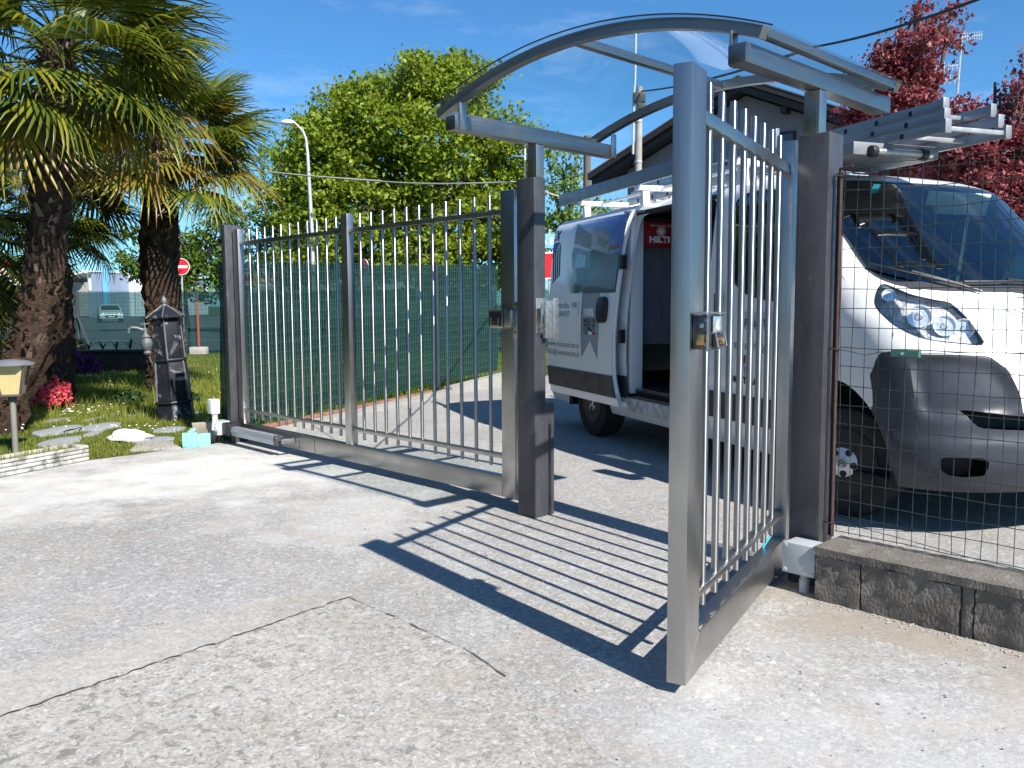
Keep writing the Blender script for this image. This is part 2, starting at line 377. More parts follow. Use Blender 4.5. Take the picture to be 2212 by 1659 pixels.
BAR = MB().lathe([(.0105,0),(.0125,.002),(.0125,1.748),(.0105,1.751),(.009,1.751),(.009,1.70)], 20)
for i in range(22):
    u = -3.79+.1455*i if i < 11 else -2.0+.1468*(i-11)
    if b0 is None: b0 = obj('bar', BAR, M['steel_tube'], LG, smooth=True, loc=(lx(u), .031, .245))
    else: same(b0, (lx(u), .031, .245), parent=LG)
# lock on the wide leaf
lk = obj('lock_case', MB().box(lx(-.46), lx(-.335), -.047, -.002, 1.150, 1.262), M['steel_lock'], LG, bevel=.006)
obj('lock_cover', MB().box(lx(-.452), lx(-.345), -.052, -.0475, 1.163, 1.252), M['black'], lk, bevel=.002)
obj('lock_hood', MB().box(lx(-.478), lx(-.332), -.060, -.003, 1.266, 1.271), M['steel_lock'], lk, bevel=.001)
obj('lock_cylinder', MB().lathe([(.0001,-.062),(.011,-.061),(.012,-.052)], 14, (lx(-.402),0,1.187), 'y'), M['brass'], lk, smooth=True)
obj('cylinder_guard', MB().tube([(lx(-.43),-.056,1.213),(lx(-.43),-.056,1.166),(lx(-.362),-.056,1.166),(lx(-.362),-.056,1.213)], .003, 6), M['steel_lock'], lk, smooth=True)
obj('catch_case', MB().box(lx(-.328), lx(-.268), -.040, -.002, 1.157, 1.262), M['steel_lock'], LG, bevel=.003)
obj('catch_bracket', MB().box(lx(-.282), lx(-.240), -.004, .004, 1.085, 1.315), M['zinc'], LG, bevel=.001)
for z in (1.12, 1.285): obj('bolt', MB().lathe([(.0001,-.013),(.007,-.012),(.009,-.004)], 10, (lx(-.262),0,z), 'y'), M['steel_lock'], LG, smooth=True)
obj('hinge', MB().tube([(lx(-4.068),.03,1.86),(lx(-4.068),.03,1.96)], .012, 12).box(lx(-4.10), lx(-4.06), .0, .05, 1.955, 1.965), M['black'], LG, smooth=True)

# gate opener arm
OP = thing('gate_opener', 'silver hydraulic arm low on the wide gate beside the left post', 'gate opener', G(-4.05, .02), GRZ)
AL = pm('satin_aluminium', (.42,.46,.50), .40, .6, .04, 3, rvar=.03)
hexp = [(-.035,-.045),(.035,-.045),(.047,.0),(.035,.045),(-.035,.045),(-.047,0)]
hx = MB(); hx.prism([(a*.92, b*.92) for a,b in hexp], lambda a,b,d: (d, a-.03, b+.135), .12, .93); obj('cylinder_cover', hx, AL, OP, bevel=.004)
obj('end_cap', MB().prism(hexp, lambda a,b,d: (d, a-.03, b+.135), .931, .958), M['post'], OP, bevel=.004)
obj('piston_rod', MB().tube([(.958,-.03,.135),(1.03,-.03,.135)], .009, 10), M['steel_tube'], OP, smooth=True)
obj('leaf_bracket', MB().box(1.018, 1.036, -.045, .076, .115, .155), M['zinc'], OP, bevel=.002)
obj('motor_head', MB().box(-.02, .105, -.085, .035, .085, .205), M['black'], OP, bevel=.008)
obj('motor_box', MB().box(-.165, -.025, -.13, .0, .085, .215), M['grey_pl'], OP, bevel=.006)
obj('hose', MB().tube([(-.09,-.07,.085),(-.11,-.08,.03),(-.20,-.05,.015),(-.24,0,.03)], .022, 10), M['black'], OP, smooth=True)
obj('end_screw', MB().lathe([(.0001,.966),(.008,.965),(.009,.958)], 8, (0,-.058,.16), 'x').lathe([(.0001,.966),(.008,.965),(.009,.958)], 8, (0,-.002,.16), 'x'), M['steel_lock'], OP, smooth=True)

# white junction box on a ribbed conduit at the left post
WJ = thing('junction_box', 'small white plastic box on a ribbed white conduit in front of the left gate post', 'junction box', G(-4.06, -.14, -.07), GRZ)
obj('box_body', MB().box(-.045, .045, -.045, .035, .37, .505), M['white_pl'], WJ, bevel=.004)
cd = []
for i in range(34):
    t = i/33; cd.append((0+.01*sin(t*5), .0, .37-.16*t)); 
obj('ribbed_conduit', MB().tube(cd, [.021 if i % 2 else .028 for i in range(34)], 12), M['white_pl'], WJ, smooth=False)
obj('thin_cable', MB().tube([(.035,.01,.37),(.045,.0,.31),(.028,-.01,.25),(.02,0,.20)], .006, 6), M['grey_pl'], WJ, smooth=True)
# small lamp fixed to the left post top
WL = thing('warning_lamp', 'small clear warning lamp on a bracket at the top of the far left post', 'lamp', G(-4.153, .03), GRZ)
obj('lamp_body', MB().box(-.075, -.004, .02, .13, 1.93, 2.07), M['lens'], WL, bevel=.012)
obj('lamp_base', MB().box(-.08, -.002, .015, .135, 1.885, 1.928), M['black'], WL, bevel=.006)
obj('bracket_arm', MB().box(-.21, -.002, -.02, .0, 1.865, 1.880).tube([(-.20,-.01,1.865),(-.205,-.01,1.80)], .02, 8), M['black'], WL)

# ------------------------------------------------------------------ wicket leaf (stands open)
WT = Vector((.566, 2.722, 0)); WRZ = radians(90-29.7)
WK = thing('wicket_gate', 'narrow stainless steel gate leaf standing open in the foreground with eight round bars', 'gate', WT, WRZ)
obj('stile', MB().box(0, .142, 0, .066, .040, 2.045), M["steel_v"], WK, bevel=.0042)
obj('stile', MB().box(1.50, 1.625, 0, .066, .040, 2.045), M["steel_v"], WK, bevel=.0042)
obj('bottom_rail', MB().box(.143, 1.499, .001, .065, .040, .176), M['steel_h'], WK, bevel=.005)
WB_ = pm('weld_bead', (.30,.27,.24), .5, .8, .3, 60)
for x_, z_, s_ in ((.143,1.895,1),(.143,.290,1),(1.499,1.895,-1),(1.499,.290,-1)):
    obj('weld', MB().tube([(x_+s_*.001*(i % 2), .014+.0045*i, z_-.004) for i in range(9)], [.0035 if i % 2 else .0045 for i in range(9)], 6), WB_, WK, smooth=True)
obj('mitre_line', MB().prism([(.0,.040),(.0025,.040),(.1425,.1765),(.140,.1765)], lambda a, b, d: (a, d, b), -.0004, .0005), WB_, WK)
obj('top_rail', MB().box(.143, 1.499, .016, .052, 1.890, 1.935), M['steel_h'], WK, bevel=.002)
obj('lower_rail', MB().box(.143, 1.499, .012, .056, .284, .308), M['steel_h'], WK, bevel=.002)
BAR2 = MB().lathe([(.0112,0),(.0132,.002),(.0132,1.812),(.0115,1.816),(.0098,1.816),(.0098,1.76)], 24); b1 = None
for i in range(8):
    x = .281+.1517*i
    if b1 is None: b1 = obj('bar', BAR2, M['steel_tube'], WK, smooth=True, loc=(x, .034, .225))
    else: same(b1, (x, .034, .225), parent=WK)
obj('hinge_pivot', MB().tube([(1.64,.05,1.93),(1.64,.05,2.02)], .014, 12).box(1.626, 1.70, .03, .07, 1.97, 1.985), M['black'], WK, smooth=True)
obj('weld_mark', MB().box(1.30, 1.34, -.0005, .0, .045, .17), M['black'], WK) if False else None
# lock on the wicket
DKS = pm('dark_lock_steel', (.10,.10,.105), .28, .8, .2, 12)
wl_ = obj('lock_case', MB().box(.022, .150, -.052, -.001, 1.152, 1.260), DKS, WK, bevel=.004)
obj('case_frame', MB().tube([(.020,-.050,1.152),(.152,-.050,1.152),(.152,-.050,1.260),(.020,-.050,1.260),(.020,-.050,1.152)], .005, 8), M['steel_lock'], wl_, smooth=True)
obj('latch_tongue', MB().box(.012, .0215, -.040, -.026, 1.222, 1.236), M['steel_lock'], wl_, bevel=.002)
for z in (1.168, 1.246): obj('case_screw', MB().lathe([(.0001,.0165),(.005,.017),(.006,.0215)], 10, (0,-.046,z), 'x'), M['steel_tube'], wl_, smooth=True)
obj('lock_cover', MB().box(.055, .148, -.061, -.0555, 1.205, 1.258), M['white_st'], wl_, bevel=.003)
obj('lock_hood', MB().box(.0, .165, -.066, -.001, 1.266, 1.2705), M['steel_lock'], wl_, bevel=.001)
obj('keeper_block', MB().box(.070, .146, -.064, -.0525, 1.158, 1.200), M['black'], wl_, bevel=.003)
obj('lock_cylinder', MB().lathe([(.0001,-.076),(.013,-.075),(.014,-.064)], 14, (.118,0,1.177), 'y'), M['brass'], wl_, smooth=True)
obj('lock_bolt', MB().box(.0, .0215, -.044, -.020, 1.168, 1.202), M['brass'], wl_, bevel=.002)
obj('cylinder_guard', MB().tube([(.06,-.064,1.205),(.06,-.074,1.160),(.155,-.074,1.160),(.155,-.064,1.205)], .003, 6), M['steel_lock'], wl_, smooth=True)

# ------------------------------------------------------------------ entrance canopy
CN = thing('entrance_canopy', 'arched clear canopy on a stainless steel frame over the wicket gate opening', 'canopy', G(0,0), GRZ)
for u0 in (-.076, 1.672):
    obj('stub_column', MB().box(u0, u0+.074, .022, .088, 2.044, 2.234), M['steel_v'], CN, bevel=.003)
    obj('side_beam', MB().box(u0-.002, u0+.078, -.60, .755, 2.236, 2.312), M['steel_y'], CN, bevel=.003)
    for v0 in (-.575, .70):
        q = [(0,2.236),(.045,2.236),(.052,2.378),(0,2.378)] if v0 < 0 else [(0,2.236),(.045,2.236),(.045,2.38),(-.0,2.38)]
        x0 = u0+.0785 if u0 < 0 else u0-.012
        obj('support_plate', MB().prism(q, lambda a,b,d: (d, v0+a, b), x0, x0+.008), M['steel_h'], CN, bevel=.001)
AC, AH, AZ = .800, .985, 2.325       # arch centre, half span, height of its ends
SAG = .190; AR = (AH*AH+SAG*SAG)/(2*SAG)
def arc(off, n=40, ext=0.0):
    th = math.asin(AH/AR)+ext; zc = AZ+SAG-AR
    return [(AC+(AR+off)*sin(-th+2*th*i/n), zc+(AR+off)*cos(-th+2*th*i/n)) for i in range(n+1)]
for v0, v1 in ((-.565,-.515),(.70,.745)):
    lo, hi = arc(0), arc(.045)
    mb = MB(); n = len(lo)
    vs_l = []
    for i in range(n):
        vs_l += [(lo[i][0], v0, lo[i][1]), (lo[i][0], v1, lo[i][1]), (hi[i][0], v1, hi[i][1]), (hi[i][0], v0, hi[i][1])]
    fs_l = [(i*4+a, i*4+(a+1) % 4, (i+1)*4+(a+1) % 4, (i+1)*4+a) for i in range(n-1) for a in range(4)]+[(3,2,1,0), (n*4-4,n*4-3,n*4-2,n*4-1)]
    mb.add(vs_l, fs_l); obj('arched_rib', mb, M['steel_h'], CN, smooth=True)
obj('purlin', MB().box(AC-.02, AC+.02, -.514, .699, AZ+SAG+.0, AZ+SAG+.040), M['steel_y'], CN, bevel=.002)
for s_ in (-1, 1):
    x = AC+s_*(AH-.01); obj('edge_rail', MB().box(x-.02, x+.02, -.514, .699, AZ+.012, AZ+.046), M['steel_y'], CN, bevel=.002)
g0, g1 = arc(.047, 48, .024), arc(.052, 48, .024); mb = MB(); n = len(g0); vs_l = []
for i in range(n): vs_l += [(g0[i][0], -.60, g0[i][1]), (g0[i][0], .80, g0[i][1]), (g1[i][0], .80, g1[i][1]), (g1[i][0], -.60, g1[i][1])]
mb.add(vs_l, [(i*4+a, i*4+(a+1) % 4, (i+1)*4+(a+1) % 4, (i+1)*4+a) for i in range(n-1) for a in range(4)]+[(3,2,1,0), (n*4-4,n*4-3,n*4-2,n*4-1)])
obj('clear_sheet', mb, M['poly'], CN, smooth=True)
obj('front_trim', (lambda mb_: mb_.tube([(a, -.602, b) for a, b in arc(.0495, 48, .024)], .0035, 6))(MB()), M['black'], CN, smooth=True)

# ------------------------------------------------------------------ block wall and wire fence on the right
WB = thing('block_wall', 'low wall of rough weathered grey concrete blocks under the right-hand wire fence', 'wall', G(1.865, -.145), GRZ)
def rough_block(x0, x1, y0, y1, z0, z1, seed, amp=.006, st=.03):
    bm = bmesh.new(); mb = MB().box(x0, x1, y0, y1, z0, z1)
    vs_ = [bm.verts.new(p) for p in mb.v]; [bm.faces.new([vs_[i] for i in f]) for f in mb.f]
    n = max(1, int((x1-x0)/st))
    bmesh.ops.subdivide_edges(bm, edges=[e for e in bm.edges if abs((e.verts[0].co-e.verts[1].co).x) > .01], cuts=n, use_grid_fill=True)
    bmesh.ops.subdivide_edges(bm, edges=[e for e in bm.edges if abs((e.verts[0].co-e.verts[1].co).z) > .05], cuts=max(1, int((z1-z0)/st)), use_grid_fill=True)
    r = random.Random(seed)
    for v in bm.verts: v.co += Vector((r.uniform(-.3,.3), r.uniform(-1,1), r.uniform(-.6,.6)))*amp
    bmesh.ops.recalc_face_normals(bm, faces=bm.faces); me = bpy.data.meshes.new('b'); bm.to_mesh(me); bm.free(); me.shade_smooth(); me.set_sharp_from_angle(angle=radians(40)); return me
xs = [0, .205, .60, .648, 1.04, 1.44, 1.84, 2.30]
for i in range(len(xs)-1):
    obj('block', rough_block(xs[i]+.004, xs[i+1]-.004, 0, .25, -.02, .200, i), M['block'], WB)
obj('mortar_core', MB().box(.01, 2.34, .012, .24, 0, .206), M['joint'], WB)
obj('coping', rough_block(-.006, 2.36, -.006, .255, .203, .237, 77, .004, .025), M['block'], WB)

WF = thing('wire_fence', 'dark welded wire mesh fence on the low block wall in front of the van', 'fence', G(1.83, .06), GRZ)
fx = lambda k_, n_: .0
obj('fence_post', MB().bar((.012,.0,.237),(.008,.0,1.868), .028, .004).bar((.0,.012,.237),(-.004,.012,1.868), .004, .028), M['rust'], WF)
hs = [.263,.335,.41,.50,.58,.67,.755,.845,.928,1.017,1.10,1.19,1.276,1.36,1.454,1.536,1.62,1.708,1.79,1.865]
r = random.Random(5)
for i, z in enumerate(hs):
    pts = [(.02+.16*j, .008+r.uniform(-.003,.003), z+r.uniform(-.004,.004)+(.0 if i else .0)+(.018 if i > 17 else 0)*0 - .02*sin(j*.5)*(1 if i in (17,18,19) else .2)) for j in range(15)]
    obj('horizontal_wire', MB().tube(pts, .0019, 5), M['wire_dark'], WF)
for j in range(40):
    x = .022+.0555*j
    pts = [(x+r.uniform(-.003,.003)+.006*sin(z*3+j), .010+.004*sin(z*4+j*1.7), z) for z in (.255,.45,.65,.85,1.05,1.25,1.45,1.66,1.870)]
    obj('vertical_wire', MB().tube(pts, .0017, 5), M['wire_dark'], WF)
obj('tension_wire', MB().tube([(-.02,.0,1.095),(.06,.0,1.085),(.14,.0,1.07),(.20,.0,1.085),(.255,.0,1.083),(.37,.0,1.084),(.6,.0,1.10),(1.2,0,1.105),(2.2,0,1.11)], .0016, 5), M['wire_dark'], WF)
obj('tension_wire', MB().tube([(-.02,0,.315),(.3,.0,.29),(.6,.0,.262),(1.1,.0,.235),(1.6,.01,.24)], .0016, 5), M['wire_dark'], WF)
obj('tension_wire', MB().tube([(-.02,0,1.862),(.15,0,1.89),(.35,.0,1.88),(.8,0,1.88)], .0016, 5), M['wire_dark'], WF)
tb = obj('wire_tensioner', MB().box(.255, .367, -.016, -.013, 1.07, 1.097).box(.255, .367, .010, .013, 1.07, 1.097).box(.255, .367, -.0129, .0099, 1.068, 1.071).box(.254,.257,-.016,.013,1.07,1.097).box(.365,.368,-.016,.013,1.07,1.097), pm('green_tensioner', (.05,.14,.11), .5), WF)
obj('tensioner_nut', MB().lathe([(.0001,-.024),(.006,-.023),(.007,-.016)], 6, (.302,0,1.083), 'y'), M['white_st'], tb)
for z in (.30, 1.09, 1.85): obj('wire_tie', MB().tube([(-.03,-.005,z),(0,-.02,z+.003),(.02,-.01,z),(.015,.02,z),(-.02,.02,z-.002)], .003, 5), M['rust'], WF)
obj('top_hook', MB().tube([(.0,0,1.868),(.0,-.002,1.883),(.03,-.002,1.886),(.06,0,1.89)], .006, 8), M['rust'], WF, smooth=True)

# grey junction box by the right post with blue cable
jb = G(1.842, -.112)
GJ = thing('junction_box', 'grey plastic junction box standing between the wicket heel and the block wall', 'junction box', jb, GRZ)
obj('box_body', MB().box(-.135, .015, -.005, .095, .09, .225), M['grey_pl'], GJ, bevel=.004)
obj('box_lid', MB().box(-.138, .018, -.024, -.006, .087, .228), M['grey_pl'], GJ, bevel=.007)
for x in (-.124, .004):
    for z in (.101, .214): obj('lid_screw', MB().lathe([(.0001,-.0275),(.0095,-.027),(.0105,-.0242)], 14, (x,0,z), 'y'), M['grey_pl'], GJ, smooth=True)
obj('pipe_socket', MB().lathe([(.024,.0),(.024,.06),(.020,.06),(.020,.088)], 18, (-.055,.03,0)), M['grey_pl'], GJ, smooth=True)
obj('blue_cable', MB().tube([tuple(G(1.60,-.04,.222)), tuple(G(1.615,-.12,.20)), tuple(G(1.60,-.15,.15)), tuple(G(1.60,-.16,.09)), tuple(G(1.63,-.155,.085)), tuple(G(1.66,-.12,.10))], .0042, 8), M['blue_cable'], smooth=True, label='bright blue cable looping from the wicket heel to the grey junction box', cat='cable')
# ================================================================== VAN
VRZ = radians(-70.1)
VX = Vector((cos(VRZ), sin(VRZ), 0)); VY = Vector((-sin(VRZ), cos(VRZ), 0)); VO = Vector((1.98, 5.15, 0)) + VY*.93
WZ=[(.22,.93),(.35,.985),(.6,1.015),(.9,1.025),(1.2,1.02),(1.45,1.0),(1.8,.97),(2.0,.945),(2.08,.92),(2.14,.86),(2.19,.75),(2.225,.58),(2.245,.36),(2.254,.05)]
XF=[(.22,.80),(.3,.90),(.45,.945),(.6,.95),(.8,.945),(.95,.92),(1.05,.875),(1.15,.79),(1.22,.71),(1.28,.62),(1.36,.53),(2.04,-.33),(2.1,-.43),(2.15,-.56),(2.19,-.74),(2.225,-1.05),(2.245,-1.5),(2.254,-2.2)]
CL_=[(.22,.6),(.8,.62),(1.28,.66),(1.8,.56),(2.05,.42),(2.15,.38),(2.254,.2)]
NZ_=[(.22,2.6),(1.0,2.5),(1.4,2.45),(1.8,2.6),(2.05,3.0),(2.15,2.6),(2.25,2.0)]
def ip(z, T): return float(np.interp(z, [t[0] for t in T], [t[1] for t in T]))
def crm(pts, n=8, closed=True):                        # smooth closed outline through points
    P = [Vector((*p, 0)) for p in pts]; m = len(P); o = []
    for i in range(m if closed else m-1):
        p0, p1, p2, p3 = (P[(i-1) % m], P[i], P[(i+1) % m], P[(i+2) % m]) if closed else (P[max(i-1,0)], P[i], P[i+1], P[min(i+2,m-1)])
        for k in range(n):
            t = k/n; o.append(tuple((.5*((2*p1)+(p2-p0)*t+(2*p0-5*p1+4*p2-p3)*t*t+(3*p1-p0-3*p2+p3)*t**3))[:2]))
    if not closed: o.append(tuple(P[-1][:2]))
    return o
def sdf(poly):
    A = np.array(poly); B = np.roll(A, -1, 0)
    def f(P):                                          # negative inside
        P = np.asarray(P)[:, None, :]; ab = B-A; ap = P-A; L = (ab**2).sum(-1)+1e-12
        t = np.clip((ap*ab).sum(-1)/L, 0, 1); d = np.sqrt((((ap-ab*t[..., None]))**2).sum(-1).min(1))
        x, y = P[..., 0], P[..., 1]; c = ((A[:,1] > y) != (B[:,1] > y)) & (x < (B[:,0]-A[:,0])*(y-A[:,1])/(B[:,1]-A[:,1]+1e-12)+A[:,0])
        return np.where(c.sum(1) % 2 == 1, -d, d)
    return f
class Poly:                                            # polygons soup with attributes (x,y,z,theta)
    def __init__(s, polys): s.p = polys
    def split(s, fn, off=0.0):                         # -> (inside, outside)
        if not s.p: return Poly([]), Poly([])
        allv = np.vstack(s.p); val = fn(allv)-off; i = 0; IN = []; OUT = []
        for q in s.p:
            n = len(q); v = val[i:i+n]; i += n
            if (v <= 0).all(): IN.append(q); continue
            if (v > 0).all(): OUT.append(q); continue
            a = []; b = []
            for j in range(n):
                k_ = (j+1) % n; P, Q = q[j], q[k_]
                (a if v[j] <= 0 else b).append(P)
                if (v[j] <= 0) != (v[k_] <= 0):
                    t = v[j]/(v[j]-v[k_]); X_ = P+(Q-P)*t; a.append(X_); b.append(X_)
            if len(a) > 2: IN.append(np.array(a))
            if len(b) > 2: OUT.append(np.array(b))
        return Poly(IN), Poly(OUT)
    def mesh(s, name, push=0.0, mirror=False, weld=True):
        me = bpy.data.meshes.new(name); vs = []; fs = []; n = 0
        for q in s.p:
            for a in q: vs.append((a[0], -a[1] if mirror else a[1], a[2]))
            f = list(range(n, n+len(q))); fs.append(f[::-1] if mirror else f); n += len(q)
        me.from_pydata(vs, [], fs); bm = bmesh.new(); bm.from_mesh(me)
        bmesh.ops.remove_doubles(bm, verts=bm.verts, dist=2e-4)
        bmesh.ops.dissolve_degenerate(bm, edges=bm.edges, dist=1e-5)
        bmesh.ops.recalc_face_normals(bm, faces=bm.faces)
        bm.normal_update()
        # orient outward (away from the body centre line)
        sgn = sum((f.calc_center_median()-Vector((-1.7 if f.calc_center_median().x < -.6 else -.6,0,1.2))).dot(f.normal)*f.calc_area() for f in bm.faces)
        if sgn < 0: bmesh.ops.reverse_faces(bm, faces=bm.faces)
        if push:
            bm.normal_update()
            for v in bm.verts: v.co += v.normal*push
        bm.to_mesh(me); bm.free(); me.shade_smooth(); me.set_sharp_from_angle(angle=radians(35)); return me
TH = .0125                                             # metres per degree in the front chart
def chartF(P): return np.stack([np.abs(P[:,3])*TH, P[:,2]], 1)
def chartS(P): return P[:, [0, 2]]
fr = lambda pts, n=8: sdf(crm([(a*TH, b) for a, b in pts], n)) if n else sdf([(a*TH, b) for a, b in pts])
def FF(f): return lambda P: f(chartF(P))
def FS(f): return lambda P: f(chartS(P))
# dish in the upper bumper
_dish = fr([(26,.80),(30,.93),(37,1.00),(66,1.00),(68,.80),(66,.70),(58,.665),(42,.68),(30,.70)])
zrows = list(np.arange(.28, 1.995, .026))+[2.0,2.03,2.06,2.085,2.11,2.13,2.15,2.17,2.19,2.205,2.22,2.232,2.243,2.250,2.2535]
def row(z):
    w = ip(z, WZ); xf = ip(z, XF); L = ip(z, CL_); n = ip(z, NZ_); x0 = xf-L; o = []
    for th in np.linspace(0, 90, 46):
        t = radians(th); o.append((x0+L*max(cos(t), 0)**(2/n), -w*max(sin(t), 0)**(2/n), z, th))
    for k_ in range(1, 56):
        x = x0+(-4.36-x0)*k_/55; o.append((x, -w, z, 90+k_))
    for k_ in range(1, 5):
        t = pi/2*k_/4; o.append((-4.36-.10*sin(t), -w+.10*(1-cos(t)), z, 150+k_))
    for k_ in range(1, 5): o.append((-4.46, -(w-.10)*(1-k_/4), z, 160+k_))
    return np.array(o)
R = np.array([row(z) for z in zrows])
d_ = _dish(chartF(R.reshape(-1, 4))).reshape(R.shape[:2])
push = np.clip(-d_/.055, 0, 1); push = push*push*(3-2*push)*.030*(R[..., 3] < 90)
nrm = R[..., :2]-np.array([-.2, 0]); nrm /= np.linalg.norm(nrm, axis=-1, keepdims=True)
R[..., :2] -= nrm*push[..., None]
lowb = np.clip((.60-R[..., 2])/.06, 0, 1)*np.clip((R[..., 2]-.34)/.08, 0, 1)*(R[..., 3] < 82)*.022
R[..., :2] += nrm*lowb[..., None]
# slight side creases
cr = np.exp(-((R[..., 2]-1.41)/.02)**2)*.008+np.exp(-((R[..., 2]-.70)/.02)**2)*.006
R[..., 1] += cr*((R[..., 3] > 88) & (R[..., 3] < 146))
quads = [np.array([R[i,j], R[i,j+1], R[i+1,j+1], R[i+1,j]]) for i in range(len(zrows)-1) for j in range(R.shape[1]-1)]
whole = Poly(quads)

paint = NT('white_van_paint'); _p = paint.pos('Object')
_g = paint.rng(paint.noise(_p, 3, 5, .7), .35, .75); _lo = paint.rng(paint.math('ADD', paint.n('ShaderNodeSeparateXYZ').outputs[2], 0), 0, 1)
M['paint'] = paint.done(paint.bsdf(paint.mix(_g, (.80,.80,.80), (.72,.72,.71)), .28, 0, .5, None, Coat_Weight=.6, Coat_Roughness=.05))
M['bumper'] = pm('grey_bumper_plastic', (.038,.041,.052), .42, 0, .10, 5, .12, 220, .45, dist=.002)
M['trim'] = pm('dark_side_trim', (.028,.029,.033), .55, 0, .12, 6, .1, 200)
M['seam'] = pm('panel_gap', (.012,.012,.013), .8)
M['liner'] = pm('wheel_arch_liner', (.010,.010,.011), .9)
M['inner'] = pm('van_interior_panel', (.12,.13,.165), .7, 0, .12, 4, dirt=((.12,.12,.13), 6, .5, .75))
M['dash'] = pm('dashboard_plastic', (.16,.20,.20), .6)
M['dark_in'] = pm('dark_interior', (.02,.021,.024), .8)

VAN = thing('van', 'white panel van, sliding side door open with a villa picture on it', 'van', VO, VRZ)
def vpart(name, P, m, mirror=False, push=0, parent=None, **kw):
    if not P.p: return None
    return obj(name, P.mesh(name, push, mirror), m, parent or VAN, **kw)
circ = lambda cx, cz, r, n=40: [(cx+r*cos(2*pi*i/n), cz+r*sin(2*pi*i/n)) for i in range(n)]
ws_pts = [(-12,2.097),(0,2.097),(12,2.099),(28,2.098),(42,2.082),(51,2.04),(55,1.93),(56,1.80),(56,1.70),(57.3,1.59),(57.8,1.51),(56.5,1.455),(53,1.415),(47,1.385),(35,1.362),(23,1.355),(8,1.350),(-12,1.350)]
ws_o = fr(ws_pts, 5)
hl_pts = [(55,1.405),(59,1.38),(63,1.335),(66,1.285),(67.3,1.23),(65.5,1.165),(60,1.115),(53,1.090),(43,1.075),(37,1.068),(34.3,1.08),(34.2,1.15),(33.6,1.235),(34,1.295),(39,1.312),(47,1.345),(51.5,1.385)]
hl_o = fr(hl_pts, 5)
bump_o = fr([(-10,.20),(-10,.66),(8,.695),(25,.70),(26.5,.83),(29.5,.94),(35,1.015),(50,1.022),(66,1.018),(75,1.032),(80,1.02),(84,.975),(87.5,.90),(95,.74),(100,.20)], 0)
gr_o = fr([(-10,.62),(20,.622),(30,.63),(41,.64),(43.5,.66),(45,.69),(50,.735),(40,.722),(25,.70),(-10,.70)], 0)
gr2_o = fr([(-10,.76),(12,.76),(20,.80),(23,.90),(10,.94),(-10,.94)], 4)
fog_o = fr([(57,.475),(57.5,.43),(55,.395),(51,.378),(40,.372),(38,.42),(39,.478),(48,.482)], 5)
seam_pts = [(0,1.315),(20,1.33),(33,1.352),(39,1.372)]
def line_sdf(pts, w, chart):
    A = [np.array(p) for p in pts]
    def f(P):
        Q = chart(P); d = np.full(len(Q), 9.)
        for a, b in zip(A[:-1], A[1:]):
            ab = b-a; t = np.clip(((Q-a)@ab)/(ab@ab), 0, 1); d = np.minimum(d, np.linalg.norm(Q-a-ab*t[:, None], axis=1))
        return d-w
    return f
fl = lambda pts, w: line_sdf([(a*TH, b) for a, b in pts], w, chartF)
slf = lambda pts, w: line_sdf(pts, w, chartS)
arch_f = FS(sdf(circ(0, .38, .475))); arch_r = FS(sdf(circ(-3.45, .36, .455)))
open_o = FS(sdf(crm([(-2.58,.53),(-2.57,1.3),(-2.50,1.95),(-2.42,2.05),(-2.2,2.075),(-1.6,2.075),(-1.38,2.06),(-1.33,1.95),(-1.33,1.2),(-1.33,.53),(-1.5,.50),(-2.4,.50)], 4)))
dwin_o = FS(sdf(crm([(-1.135,1.82),(-1.125,1.95),(-1.06,2.045),(-.9,2.065),(-.70,2.055),(-.56,2.02),(-.44,1.93),(-.18,1.62),(-.06,1.44),(-.07,1.335),(-.25,1.30),(-.58,1.31),(-.85,1.355),(-1.02,1.44),(-1.10,1.58)], 4)))
trim_o = FS(lambda Q: np.maximum(np.abs(Q[:,1]-.56)-.098, np.maximum(Q[:,0]+.46, -4.30-Q[:,0])))
front_only = lambda g: (lambda P: np.where(P[:,3] < 89.9, g(P), 1.0))
side_only = lambda g: (lambda P: np.where((P[:,3] > 60) & (P[:,3] < 150), g(P), 1.0))
